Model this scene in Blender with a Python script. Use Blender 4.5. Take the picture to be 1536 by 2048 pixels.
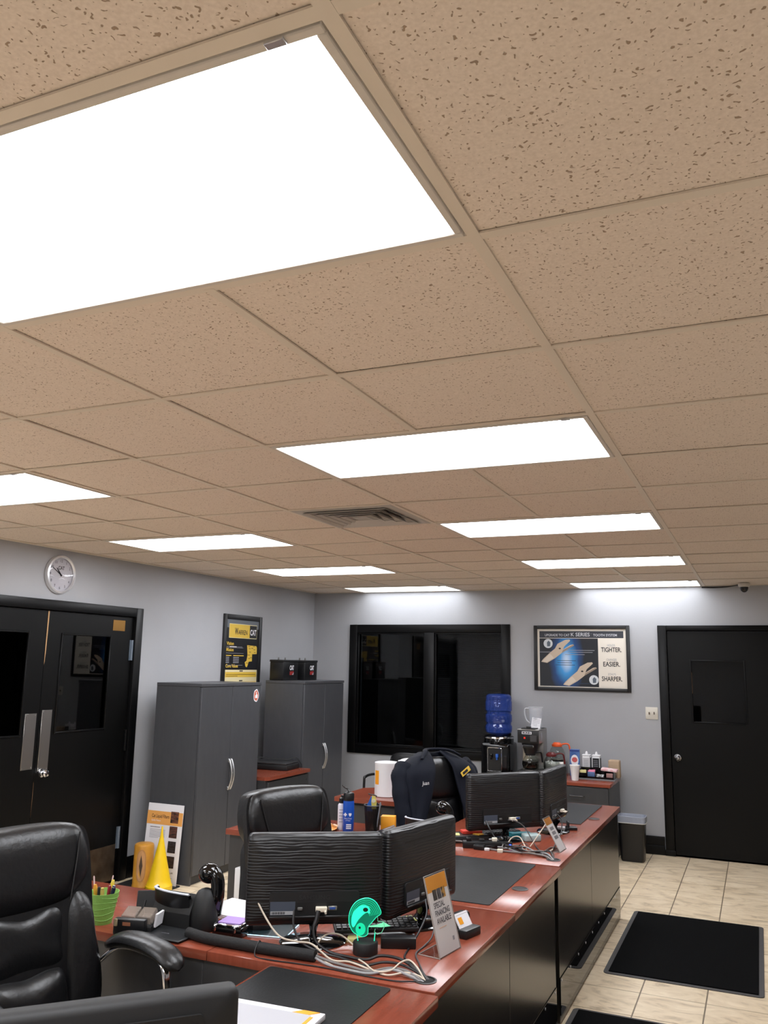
import bpy, bmesh, math, random
from mathutils import Matrix, Vector
random.seed(7)
for o in list(bpy.data.objects): bpy.data.objects.remove(o)
SC = bpy.context.scene
COL = SC.collection
R = math.radians
PI = math.pi
H = 2.53            # ceiling height
T = 0.61            # ceiling grid module
XL, XR, YB, YF = -4.30, 2.20, 7.33, -3.70   # room

# ------------------------------------------------------------------ camera
cam = bpy.data.cameras.new('camera'); camo = bpy.data.objects.new('camera', cam); COL.objects.link(camo)
cam.sensor_fit = 'VERTICAL'; cam.sensor_height = 36; cam.sensor_width = 27
cam.lens = 1678.56/2048*36; cam.clip_start = .05
yaw, pit, rol = .41723, .17905, .01812
fw = Vector((-math.sin(yaw)*math.cos(pit), math.cos(yaw)*math.cos(pit), math.sin(pit)))
rt = Vector((math.cos(yaw), math.sin(yaw), 0)); up = rt.cross(fw)
r2 = math.cos(rol)*rt+math.sin(rol)*up; u2 = -math.sin(rol)*rt+math.cos(rol)*up
m = Matrix((r2, u2, -fw)).transposed().to_4x4(); m.translation = (.4495, -1.4178, 1.7283)
camo.matrix_world = m
SC.camera = camo
# ------------------------------------------------------------------ world and exposure
w = bpy.data.worlds.new('world'); SC.world = w; w.use_nodes = True
w.node_tree.nodes['Background'].inputs[0].default_value = (.02, .02, .022, 1)
w.node_tree.nodes['Background'].inputs[1].default_value = 1
SC.view_settings.view_transform = 'Standard'; SC.view_settings.look = 'None'
SC.view_settings.gamma = 1; SC.view_settings.use_curve_mapping = False
SC.view_settings.exposure = 0.0
LIGHT_STRENGTH = 15.8
LIGHT_COLOUR = (.92, .95, 1.0, 1)

# ------------------------------------------------------------------ materials
def lin(c):
    return tuple((x/255/12.92 if x/255 <= .04045 else ((x/255+.055)/1.055)**2.4) for x in c)+(1,)
MATS = {}
def mat(name, col=(128,128,128), rough=.5, metal=0, spec=.5, bump=None, var=None, emit=None, alpha=None, coat=0):
    """bump = (scale, strength, stretch xyz); var = (second colour, scale, stretch, contrast lo, hi)"""
    if name in MATS: return MATS[name]
    m = bpy.data.materials.new(name); m.use_nodes = True; MATS[name] = m
    nt = m.node_tree; N = nt.nodes; L = nt.links; b = N['Principled BSDF']
    b.inputs['Base Color'].default_value = lin(col); b.inputs['Roughness'].default_value = rough
    b.inputs['Metallic'].default_value = metal; b.inputs['Specular IOR Level'].default_value = spec
    b.inputs['Coat Weight'].default_value = coat; b.inputs['Coat Roughness'].default_value = .08
    if alpha is not None: b.inputs['Alpha'].default_value = alpha
    if emit:
        b.inputs['Emission Color'].default_value = emit[0]; b.inputs['Emission Strength'].default_value = emit[1]
    if bump or var:
        tc = N.new('ShaderNodeTexCoord')
    if var:
        mp = N.new('ShaderNodeMapping'); mp.inputs['Scale'].default_value = var[2]; L.new(tc.outputs['Object'], mp.inputs[0])
        nz = N.new('ShaderNodeTexNoise'); nz.inputs['Scale'].default_value = var[1]; nz.inputs['Detail'].default_value = 5
        L.new(mp.outputs[0], nz.inputs['Vector'])
        rp = N.new('ShaderNodeValToRGB'); rp.color_ramp.elements[0].position = var[3]; rp.color_ramp.elements[1].position = var[4]
        rp.color_ramp.elements[0].color = lin(col); rp.color_ramp.elements[1].color = lin(var[0])
        L.new(nz.outputs[0], rp.inputs[0]); L.new(rp.outputs[0], b.inputs['Base Color'])
    if bump:
        mp = N.new('ShaderNodeMapping'); mp.inputs['Scale'].default_value = bump[2]; L.new(tc.outputs['Object'], mp.inputs[0])
        nz = N.new('ShaderNodeTexNoise'); nz.inputs['Scale'].default_value = bump[0]; nz.inputs['Detail'].default_value = 4
        L.new(mp.outputs[0], nz.inputs['Vector'])
        bp = N.new('ShaderNodeBump'); bp.inputs['Strength'].default_value = bump[1]; bp.inputs['Distance'].default_value = .004
        L.new(nz.outputs[0], bp.inputs['Height']); L.new(bp.outputs[0], b.inputs['Normal'])
    return m
def glass(name, tint=(255,255,255), dark=0.0, ior=1.45, rough=.0):
    """thin pane: Fresnel mirror over a tinted see-through layer"""
    if name in MATS: return MATS[name]
    m = bpy.data.materials.new(name); m.use_nodes = True; MATS[name] = m
    nt = m.node_tree; N = nt.nodes; L = nt.links; N.remove(N['Principled BSDF'])
    o = N['Material Output']; mx = N.new('ShaderNodeMixShader'); tr = N.new('ShaderNodeBsdfTransparent'); gl = N.new('ShaderNodeBsdfGlossy')
    fr = N.new('ShaderNodeFresnel')
    ge = N.new('ShaderNodeNewGeometry'); mi = N.new('ShaderNodeMix'); mi.inputs[2].default_value = ior; mi.inputs[3].default_value = 1/ior
    L.new(ge.outputs['Backfacing'], mi.inputs[0]); L.new(mi.outputs[0], fr.inputs[0]); gl.inputs['Roughness'].default_value = rough
    c = lin(tint); tr.inputs[0].default_value = (c[0]*(1-dark), c[1]*(1-dark), c[2]*(1-dark), 1)
    L.new(fr.outputs[0], mx.inputs[0]); L.new(tr.outputs[0], mx.inputs[1]); L.new(gl.outputs[0], mx.inputs[2]); L.new(mx.outputs[0], o.inputs[0])
    return m

WALL = mat('grey wall paint', (172,173,177), .55, var=((162,163,167), .9, (1,1,1), .35, .65), bump=(60, .12, (1,1,1)))
BLACKPAINT = mat('black semi gloss paint', (6,6,7), .38, spec=.22, bump=(18, .08, (1,1,.2)))
BLACKWOOD = mat('black painted door', (6,6,6), .40, spec=.2, bump=(30, .10, (1,1,.08)))
METALGRID = mat('cream ceiling grid', (226,214,198), .5)
LAMPFRAME = mat('white enamel lamp frame', (214,206,196), .45)
CHERRY = mat('cherry laminate', (138,70,52), .17, spec=.3, var=((125,62,45), 7, (9,1,1), .3, .7), bump=(90, .03, (1,6,1)))
CHERRYX = mat('cherry laminate cross', (138,70,52), .17, spec=.3, var=((125,62,45), 7, (1,9,1), .3, .7), bump=(90, .03, (6,1,1)))
CHARCOAL = mat('charcoal laminate', (55,55,56), .42, var=((50,50,52), 30, (1,1,.2), .3, .7))
PANEL = mat('gloss charcoal panel', (22,21,20), .24, var=((30,28,27), 22, (1,1,.12), .3, .7), spec=.6)
CABINET = mat('slate cabinet laminate', (72,73,77), .40, var=((67,68,72), 24, (1,1,.3), .3, .7))
LEATHER = mat('black leather', (13,13,15), .36, bump=(55, .30, (1,1,1)), spec=.5)
BLACKPL = mat('black plastic', (19,19,21), .38)
BLACKMATT = mat('matt black plastic', (22,22,23), .6)
GLOSSBLK = mat('piano black plastic', (10,10,11), .06, spec=.6)
CHROME = mat('chrome', (215,216,220), .12, 1)
STEEL = mat('brushed steel', (176,174,170), .32, 1, bump=(40, .05, (1,1,.05)))
NICKEL = mat('satin nickel', (196,196,198), .35, 1)
WHITE = mat('white plastic', (228,228,230), .4)
PAPER = mat('white paper', (232,231,236), .7)
GREYP = mat('grey print', (150,150,158), .6)
INK = mat('black ink', (28,28,32), .6)
YEL = mat('yellow print', (222,186,72), .5)
ORANGE = mat('orange print', (240,160,36), .5)
RUBBER = mat('black rubber', (28,28,29), .75, bump=(220, .3, (1,1,1)))
PADLEA = mat('black desk pad vinyl', (26,27,28), .5, spec=.25, var=((36,37,39), 6, (1,1,1), .45, .75), bump=(120, .15, (1,1,1)))

# ------------------------------------------------------------------ mesh builder
def catmull(pts, n=8, closed=False):
    P = [Vector(p) for p in pts]; out = []
    k = len(P)
    segs = k if closed else k-1
    for i in range(segs):
        p1 = P[i]; p2 = P[(i+1) % k]
        p0 = P[(i-1) % k] if (closed or i > 0) else p1*2-p2
        p3 = P[(i+2) % k] if (closed or i+2 < k) else p2*2-p1
        for j in range(n):
            t = j/n
            out.append(.5*((2*p1)+(p2-p0)*t+(2*p0-5*p1+4*p2-p3)*t*t+(3*p1-p0-3*p2+p3)*t**3))
    if not closed: out.append(P[-1])
    return out
def rrect(x0, x1, y0, y1, r, n=5):
    o = []
    for cx, cy, a in ((x1-r,y1-r,0),(x0+r,y1-r,90),(x0+r,y0+r,180),(x1-r,y0+r,270)):
        for i in range(n+1):
            t = R(a+90*i/n); o.append((cx+r*math.cos(t), cy+r*math.sin(t)))
    return o
def circle(cx, cy, r, n=24, ry=None):
    return [(cx+r*math.cos(2*PI*i/n), cy+(ry or r)*math.sin(2*PI*i/n)) for i in range(n)]
class B:
    def __init__(s, M=None): s.v = []; s.f = []; s.M = M or Matrix()
    def add(s, vs, fs):
        k = len(s.v); s.v += [s.M @ Vector(v) for v in vs]; s.f += [tuple(i+k for i in f) for f in fs]; return s
    def box(s, x0, x1, y0, y1, z0, z1, bev=0, seg=2):
        vs = [(x,y,z) for x in (x0,x1) for y in (y0,y1) for z in (z0,z1)]
        fs = [(0,1,3,2),(4,6,7,5),(0,4,5,1),(2,3,7,6),(0,2,6,4),(1,5,7,3)]
        if bev <= 0: return s.add(vs, fs)
        bm = bmesh.new(); bv = [bm.verts.new(v) for v in vs]
        for f in fs: bm.faces.new([bv[i] for i in f])
        bmesh.ops.bevel(bm, geom=bm.edges[:], offset=bev, segments=seg, profile=.5, affect='EDGES')
        bm.verts.index_update()
        s.add([v.co.copy() for v in bm.verts], [[v.index for v in f.verts] for f in bm.faces]); bm.free(); return s
    def tube(s, pts, r, n=8, closed=False, flat=1.0, caps=True):
        P = [Vector(p) for p in pts]; k = len(P); rs = r if isinstance(r, (list,tuple)) else [r]*k
        vs = []; fs = []; nrm = None
        for i in range(k):
            a = P[(i-1) % k] if (closed or i) else P[0]; b = P[(i+1) % k] if (closed or i < k-1) else P[-1]
            t = (b-a).normalized() if (b-a).length > 1e-9 else Vector((0,0,1))
            if nrm is None:
                nrm = Vector((0,0,1)) if abs(t.z) < .9 else Vector((1,0,0))
            nrm = (nrm-t*nrm.dot(t)).normalized(); bi = t.cross(nrm)
            for j in range(n):
                a_ = 2*PI*j/n; vs.append(P[i]+rs[i]*(math.cos(a_)*bi+flat*math.sin(a_)*nrm))
        m = k if closed else k-1
        for i in range(m):
            for j in range(n):
                a = i*n+j; b = i*n+(j+1) % n; c = ((i+1) % k)*n+(j+1) % n; d = ((i+1) % k)*n+j
                fs.append((a,b,c,d))
        if not closed and caps: fs += [tuple(range(n-1,-1,-1)), tuple(range((k-1)*n, k*n))]
        return s.add(vs, fs)
    def cyl(s, p0, p1, r0, r1=None, n=24):
        return s.tube([p0, p1], [r0, r0 if r1 is None else r1], n)
    def lathe(s, prof, c=(0,0,0), n=32, sx=1, sy=1, cap=True):
        vs = []; fs = []; k = len(prof)
        for r, z in prof:
            for j in range(n):
                a = 2*PI*j/n; vs.append((c[0]+r*sx*math.cos(a), c[1]+r*sy*math.sin(a), c[2]+z))
        for i in range(k-1):
            for j in range(n): fs.append((i*n+j, i*n+(j+1) % n, (i+1)*n+(j+1) % n, (i+1)*n+j))
        if cap: fs += [tuple(range(n-1,-1,-1)), tuple(range((k-1)*n, k*n))]
        return s.add(vs, fs)
    def ball(s, c, rx, ry=None, rz=None, nu=16, nv=10):
        ry = ry or rx; rz = rz or rx
        return s.lathe([(max(1e-4, math.sin(PI*i/nv)), -rz*math.cos(PI*i/nv)) for i in range(nv+1)], c, nu, rx, ry)
    def prism(s, poly, depth, o=(0,0,0), u=(1,0,0), v=(0,0,1), n=None):
        """poly in the (u, v) frame at o, extruded by depth along n (default u x v)"""
        o, u, v = Vector(o), Vector(u), Vector(v); n = Vector(n) if n else u.cross(v)
        k = len(poly); a = [o+u*p[0]+v*p[1] for p in poly]; b = [p+n*depth for p in a]
        return s.add(a+b, [tuple(range(k-1,-1,-1)), tuple(range(k, 2*k))]+[(i,(i+1) % k,k+(i+1) % k,k+i) for i in range(k)])
    def cushion(s, outline, h, side=.02, o=(0,0,0), u=(1,0,0), v=(0,0,1), n=(0,1,0), rings=7, p=2.6, warp=None):
        o, u, v, n = Vector(o), Vector(u), Vector(v), Vector(n)
        cx = sum(q[0] for q in outline)/len(outline); cy = sum(q[1] for q in outline)/len(outline)
        k = len(outline); vs = []; fs = []
        lev = [(1.0, -side)]+[(1-(i/rings)**1.6 if i < rings else 0.02, None) for i in range(rings+1)]
        for r, d in lev:
            hh = d if d is not None else h*max(0, 1-r**p)**(1/p)
            for q in outline:
                a = cx+(q[0]-cx)*r; b = cy+(q[1]-cy)*r
                e = warp(a, b) if warp else 0
                vs.append(o+u*a+v*b+n*(hh+e))
        for i in range(len(lev)-1):
            for j in range(k): fs.append((i*k+j, i*k+(j+1) % k, (i+1)*k+(j+1) % k, (i+1)*k+j))
        fs += [tuple(range(k-1,-1,-1)), tuple(range((len(lev)-1)*k, len(lev)*k))]
        return s.add(vs, fs)
    def mesh(s, name, mt, smooth=True, ang=38):
        me = bpy.data.meshes.new(name); me.from_pydata([tuple(v) for v in s.v], [], s.f); me.update()
        bm = bmesh.new(); bm.from_mesh(me); bmesh.ops.recalc_face_normals(bm, faces=bm.faces[:]); bm.to_mesh(me); bm.free()
        if smooth:
            me.shade_smooth(); me.set_sharp_from_angle(angle=R(ang))
        if mt: me.materials.append(mt)
        return me
    def obj(s, name, mt, parent=None, **kw):
        return link(name, s.mesh(name, mt, **kw), parent)
def link(name, data, parent=None):
    o = bpy.data.objects.new(name, data); COL.objects.link(o)
    if parent: o.parent = parent
    return o
def tag(o, label, cat, group=None):
    o['label'] = label; o['category'] = cat
    if group: o['group'] = group
    return o
def thing(name, label, cat, loc=(0,0,0), rz=0, group=None):
    o = link(name, None); o.location = loc; o.rotation_euler = (0,0,R(rz)); o.empty_display_size = .05
    return tag(o, label, cat, group)
def struct(o): o['kind'] = 'structure'; return o
def copy_tree(o, parent=None):
    c = o.copy(); COL.objects.link(c)
    if parent: c.parent = parent
    for ch in list(o.children): copy_tree(ch, c)
    return c
_font_cache = {}
def text(parent, name, s, mt, o, u, v, w=None, h=.02, lift=.0008, bold=0.0, align='L', thick=.0006, shear=0):
    """flat lettering: h = cap height, w = squeeze to that width; o = lower-left (or centre) point"""
    cu = bpy.data.curves.new('t', 'FONT'); cu.body = s; cu.size = 1; cu.resolution_u = 3; cu.offset = bold; cu.shear = shear
    ob = bpy.data.objects.new('t', cu); me = bpy.data.meshes.new_from_object(ob)
    bpy.data.objects.remove(ob); bpy.data.curves.remove(cu)
    xs = [q.co.x for q in me.vertices]; x0, x1 = min(xs), max(xs)
    sy = h/.70; sx = (w/(x1-x0)) if w else sy
    o, u, v = Vector(o), Vector(u), Vector(v); n = u.cross(v)
    dx = -x0*sx if align == 'L' else -(x0+x1)/2*sx
    for q in me.vertices: q.co = o+u*(q.co.x*sx+dx)+v*(q.co.y*sy)+n*lift
    me.materials.append(mt); me.name = name
    return link(name, me, parent)
def flat(parent, name, poly, mt, o, u, v, lift=.0005, thick=.0006):
    n = Vector(u).cross(Vector(v))
    return B().prism(poly, thick, Vector(o)+n*lift, u, v).obj(name, mt, parent, smooth=False)
def rect(x0, x1, y0, y1): return [(x0,y0),(x1,y0),(x1,y1),(x0,y1)]

# ================================================================== SETTING
def tile_ceiling_mat():
    m = bpy.data.materials.new('fissured ceiling tile'); m.use_nodes = True
    nt = m.node_tree; N = nt.nodes; L = nt.links; b = N['Principled BSDF']; b.inputs['Roughness'].default_value = .85
    b.inputs['Specular IOR Level'].default_value = .15
    g = N.new('ShaderNodeNewGeometry')
    nz = N.new('ShaderNodeTexNoise'); nz.inputs['Scale'].default_value = 75; nz.inputs['Detail'].default_value = 1
    L.new(g.outputs['Position'], nz.inputs['Vector'])
    sub = N.new('ShaderNodeVectorMath'); sub.operation = 'MULTIPLY_ADD'; sub.inputs[1].default_value = (.020,)*3
    L.new(nz.outputs['Color'], sub.inputs[0]); L.new(g.outputs['Position'], sub.inputs[2])
    vo = N.new('ShaderNodeTexVoronoi'); vo.voronoi_dimensions = '2D'; vo.inputs['Scale'].default_value = 92
    L.new(sub.outputs[0], vo.inputs['Vector'])
    sep = N.new('ShaderNodeSeparateColor'); L.new(vo.outputs['Color'], sep.inputs[0])
    # each cell holds one pit of its own size; about half of the cells stay empty
    sz = N.new('ShaderNodeMapRange'); sz.inputs['From Min'].default_value = .25; sz.inputs['From Max'].default_value = 1
    sz.inputs['To Min'].default_value = 0; sz.inputs['To Max'].default_value = .25; L.new(sep.outputs[0], sz.inputs[0])
    df = N.new('ShaderNodeMath'); df.operation = 'SUBTRACT'; L.new(sz.outputs[0], df.inputs[0]); L.new(vo.outputs['Distance'], df.inputs[1])
    st = N.new('ShaderNodeMapRange'); st.inputs['From Min'].default_value = 0; st.inputs['From Max'].default_value = .06
    L.new(df.outputs[0], st.inputs[0])
    fine = N.new('ShaderNodeTexNoise'); fine.inputs['Scale'].default_value = 160; L.new(g.outputs['Position'], fine.inputs['Vector'])
    rp = N.new('ShaderNodeValToRGB'); rp.color_ramp.elements[0].color = lin((226,211,196)); rp.color_ramp.elements[1].color = lin((238,224,210))
    rp.color_ramp.elements[0].position = .3; rp.color_ramp.elements[1].position = .7; L.new(fine.outputs[0], rp.inputs[0])
    mx = N.new('ShaderNodeMix'); mx.data_type = 'RGBA'; L.new(st.outputs[0], mx.inputs[0]); L.new(rp.outputs[0], mx.inputs[6]); mx.inputs[7].default_value = lin((166,144,124))
    L.new(mx.outputs[2], b.inputs['Base Color'])
    inv = N.new('ShaderNodeMath'); inv.operation = 'SUBTRACT'; inv.inputs[0].default_value = 1; L.new(st.outputs[0], inv.inputs[1])
    bp = N.new('ShaderNodeBump'); bp.inputs['Strength'].default_value = .5; bp.inputs['Distance'].default_value = .002
    L.new(inv.outputs[0], bp.inputs['Height']); L.new(bp.outputs[0], b.inputs['Normal'])
    return m
CEIL = tile_ceiling_mat()
FT = .3335; FX0 = -.571; FY0 = 3.672     # floor tile module and joint origin
def floor_mat(name, joints):
    m = bpy.data.materials.new(name); m.use_nodes = True
    nt = m.node_tree; N = nt.nodes; L = nt.links; b = N['Principled BSDF']
    g = N.new('ShaderNodeNewGeometry')
    mp = N.new('ShaderNodeMapping'); mp.inputs['Scale'].default_value = (1.5, 2.9, 1); mp.inputs['Rotation'].default_value = (0,0,.25); L.new(g.outputs['Position'], mp.inputs[0])
    n1 = N.new('ShaderNodeTexNoise'); n1.inputs['Scale'].default_value = 2.7; n1.inputs['Detail'].default_value = 9; n1.inputs['Roughness'].default_value = .60; n1.inputs['Distortion'].default_value = 1.6
    L.new(mp.outputs[0], n1.inputs['Vector'])
    rp = N.new('ShaderNodeValToRGB'); e = rp.color_ramp.elements
    e[0].position = .28; e[0].color = lin((172,152,124)); e[1].position = .72; e[1].color = lin((242,225,197))
    k = rp.color_ramp.elements.new(.47); k.color = lin((222,202,171))
    L.new(n1.outputs[0], rp.inputs[0])
    out = rp.outputs[0]
    if joints:
        sx = N.new('ShaderNodeSeparateXYZ'); L.new(g.outputs['Position'], sx.inputs[0]); vals = []
        for i, o in ((0, FX0), (1, FY0)):
            a = N.new('ShaderNodeMath'); a.operation = 'SUBTRACT'; L.new(sx.outputs[i], a.inputs[0]); a.inputs[1].default_value = o
            p = N.new('ShaderNodeMath'); p.operation = 'PINGPONG'; L.new(a.outputs[0], p.inputs[0]); p.inputs[1].default_value = FT/2
            c = N.new('ShaderNodeMath'); c.operation = 'LESS_THAN'; L.new(p.outputs[0], c.inputs[0]); c.inputs[1].default_value = .0035
            vals.append(c)
        mxm = N.new('ShaderNodeMath'); mxm.operation = 'MAXIMUM'; L.new(vals[0].outputs[0], mxm.inputs[0]); L.new(vals[1].outputs[0], mxm.inputs[1])
        mx = N.new('ShaderNodeMix'); mx.data_type = 'RGBA'; L.new(mxm.outputs[0], mx.inputs[0]); L.new(out, mx.inputs[6]); mx.inputs[7].default_value = lin((126,112,94))
        out = mx.outputs[2]
    L.new(out, b.inputs['Base Color']); b.inputs['Roughness'].default_value = .36
    bp = N.new('ShaderNodeBump'); bp.inputs['Strength'].default_value = .12; bp.inputs['Distance'].default_value = .004
    L.new(n1.outputs[0], bp.inputs['Height']); L.new(bp.outputs[0], b.inputs['Normal'])
    return m
FLOORBASE = floor_mat('tiled floor', True); FLOORTILE = floor_mat('beige ceramic tile', False)

# ---- floor
floor = struct(B().box(XL, XR, YF, YB, -.10, -.0015).obj('floor', FLOORBASE))
tm = B().box(.0035, FT-.0035, .0035, FT-.0035, -.003, 0, .0008, 1).mesh('floor_tile', FLOORTILE)
def floor_tiles(i0, i1, j0, j1):
    for i in range(i0, i1):
        for j in range(j0, j1):
            x = FX0+i*FT; y = FY0+j*FT
            if y+FT > YB+.001 or x < XL: continue
            o = link('floor_tile', tm, floor); o.location = (x, y, 0)
floor_tiles(-1, 5, -4, 11)
floor_tiles(-11, -5, -4, 5)

# ---- walls (with their openings)
def wall(name, boxes, mt=WALL):
    b = B()
    for q in boxes: b.box(*q)
    return struct(b.obj(name, mt, smooth=False))
WT = .14; Z1 = H+.12
wall_left = wall('wall_left', [(XL-WT, XL, YF, 2.30, 0, Z1), (XL-WT, XL, 4.215, YB+WT, 0, Z1), (XL-WT, XL, 2.30, 4.215, 2.085, Z1)])
DX0, DX1 = -.375, .565
wall_back = wall('wall_back', [(XL, -3.73, YB, YB+WT, 0, Z1), (-2.03, DX0, YB, YB+WT, 0, Z1), (DX1, XR+WT, YB, YB+WT, 0, Z1),
                               (-3.73, -2.03, YB, YB+WT, 0, .84), (-3.73, -2.03, YB, YB+WT, 2.08, Z1), (DX0, DX1, YB, YB+WT, 2.11, Z1)])
wall_right = wall('wall_right', [(XR, XR+WT, YF, YB, 0, Z1)])
wall_front = wall('wall_front', [(XL-WT, XR+WT, YF-WT, YF, 0, Z1)])
# unlit rooms beyond the doors and the window
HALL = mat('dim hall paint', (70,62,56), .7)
BROWNW = mat('brown panelling', (74,52,38), .5, var=((58,40,30), 5, (6,1,.3), .3, .7))
def shell(name, x0, x1, y0, y1, z1, open_side, mt):
    b = B(); t = .06
    b.box(x0, x1, y0, y1, -.10, -.04); b.box(x0, x1, y0, y1, z1, z1+t)
    if open_side != 'x1': b.box(x1, x1+t, y0, y1, -.1, z1)
    b.box(x0-t, x0, y0, y1, -.1, z1)
    if open_side != 'y0': b.box(x0, x1, y0-t, y0, -.1, z1)
    b.box(x0, x1, y1, y1+t, -.1, z1)
    return struct(b.obj(name, mt, smooth=False))
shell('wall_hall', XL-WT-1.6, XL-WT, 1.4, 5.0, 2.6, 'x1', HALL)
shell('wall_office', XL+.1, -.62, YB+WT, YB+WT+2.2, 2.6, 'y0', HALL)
shell('wall_passage', -.55, 1.6, YB+WT, YB+WT+1.5, 2.6, 'y0', BROWNW)

# ---- baseboards
BB = B
def base(name, x0, x1, y0, y1):
    return struct(B().box(x0, x1, y0, y1, 0, .085, .004).box(x0+(.004 if x1-x0 < .1 else 0), x1-(.004 if x1-x0 < .1 else 0), y0+(.004 if y1-y0 < .1 else 0), y1, .085, .165, .004).obj(name, BLACKPAINT))
base('baseboard_back', XL+.02, -.455, YB-.018, YB)
base('baseboard_left', XL, XL+.018, 4.295, YB-.02)

# ---- ceiling: grid rails and lay-in tiles
ceiling = struct(B().box(XL, XR, YF, YB, H+.10, H+.14).obj('ceiling', mat('dark plenum', (90,84,78), .9), smooth=False))
lights_R = [-7, -4, -1, 2, 5, 8, 11]; lights_L = [-7, -4, -1, 2, 5, 8, 11]
cells_used = {}
for k in lights_R:
    for i in (-2, -1): cells_used[(i, k)] = 1
for k in lights_L:
    for i in (-6, -5): cells_used[(i, k)] = 1
VENT = (-3, 4); cells_used[VENT] = 1
I0, I1, J0, J1 = -7, 4, -6, 12
hw = .012
def clampx(x): return min(max(x, XL), XR)
def clampy(y): return min(max(y, YF), YB)
for j in range(J0, J1+1):          # rails across the room
    y = clampy(j*T)
    B().box(XL, XR, y-hw, y+hw, H, H+.004).box(XL, XR, y-.0015, y+.0015, H+.004, H+.03).obj('grid_rail', METALGRID, ceiling, smooth=False)
for i in range(I0, I1+1):          # rails along the room, interrupted by the lamps
    x = clampx(i*T); b = B()
    for j in range(J0, J1):
        if (i, j) in cells_used and (i-1, j) in cells_used and (i, j) != VENT and (i-1, j) != VENT and i in (-1, -5): continue
        b.box(x-hw, x+hw, clampy(j*T), clampy((j+1)*T), H-.0004, H+.0042).box(x-.0015, x+.0015, clampy(j*T), clampy((j+1)*T), H+.004, H+.03)
    b.obj('grid_rail', METALGRID, ceiling, smooth=False)
ctm = B().box(-T/2+.004, T/2-.004, -T/2+.004, T/2-.004, 0, .016, .003, 1).mesh('ceiling_tile', CEIL)
for i in range(I0, I1):
    for j in range(J0, J1):
        if (i, j) in cells_used: continue
        x0, x1 = clampx(i*T), clampx((i+1)*T); y0, y1 = clampy(j*T), clampy((j+1)*T)
        if x1-x0 < .05 or y1-y0 < .05: continue
        o = link('ceiling_tile', ctm, ceiling); o.location = ((x0+x1)/2, (y0+y1)/2, H+.0055)
        o.scale = ((x1-x0)/T, (y1-y0)/T, 1)
        o.rotation_euler = (random.uniform(-.0025,.0025), random.uniform(-.0025,.0025), 0)
# narrow cut strip along the left wall
B().box(XL, -7*T-.004, YF, YB, H+.005, H+.02).obj('ceiling_tile', CEIL, ceiling, smooth=False)
B().box(XL, XL+.02, YF, YB, H-.001, H+.003).obj('wall_angle', METALGRID, ceiling, smooth=False)
B().box(XL, XR, YB-.02, YB, H-.001, H+.003).obj('wall_angle', METALGRID, ceiling, smooth=False)

# ---- left double door
def leaf_with_window(b, ax, p0, p1, z0, z1, w0, w1, wz0, wz1, d0, d1):
    """slab with a rectangular opening; ax='y' runs along y at x d0..d1, ax='x' along x at y d0..d1"""
    for (a, c, e, f) in ((p0, w0, z0, z1), (w1, p1, z0, z1), (w0, w1, z0, wz0), (w0, w1, wz1, z1)):
        if ax == 'y': b.box(d0, d1, a, c, e, f)
        else: b.box(a, c, d0, d1, e, f)
    return b
def bead(parent, ax, w0, w1, z0, z1, d0, d1, t=.014, mt=BLACKPAINT):
    b = B()
    for (a, c, e, f) in ((w0, w0+t, z0, z1), (w1-t, w1, z0, z1), (w0+t, w1-t, z0, z0+t), (w0+t, w1-t, z1-t, z1)):
        if ax == 'y': b.box(d0, d1, a, c, e, f, .003, 1)
        else: b.box(a, c, d0, d1, e, f, .003, 1)
    return b.obj('glazing_bead', mt, parent)
PANE = glass('door glass', (235,240,240), .55)
trim = struct(B().box(XL-.10, XL+.022, 4.20, 4.285, 0, 2.15, .004).box(XL-.10, XL+.022, 2.225, 2.31, 0, 2.15, .004).box(XL-.10, XL+.022, 2.31, 4.20, 2.075, 2.15, .004)
              .box(XL-.075, XL-.055, 4.185, 4.20, 0, 2.075).box(XL-.075, XL-.055, 2.31, 4.20, 2.062, 2.075).obj('trim_1', BLACKPAINT))
dx0, dx1 = XL-.05, XL-.006
BRASS = mat('tarnished brass', (150,112,62), .42, 1, bump=(30,.1,(1,1,1)))
BRONZE = mat('scuffed bronze kick plate', (128,112,94), .42, .85, var=((96,82,68), 9, (1,1,1), .35, .7))
TAN = mat('bare wood edge', (176,138,96), .7)
BLUEGREY = mat('painted hinge', (120,132,146), .35, .6)
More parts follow.
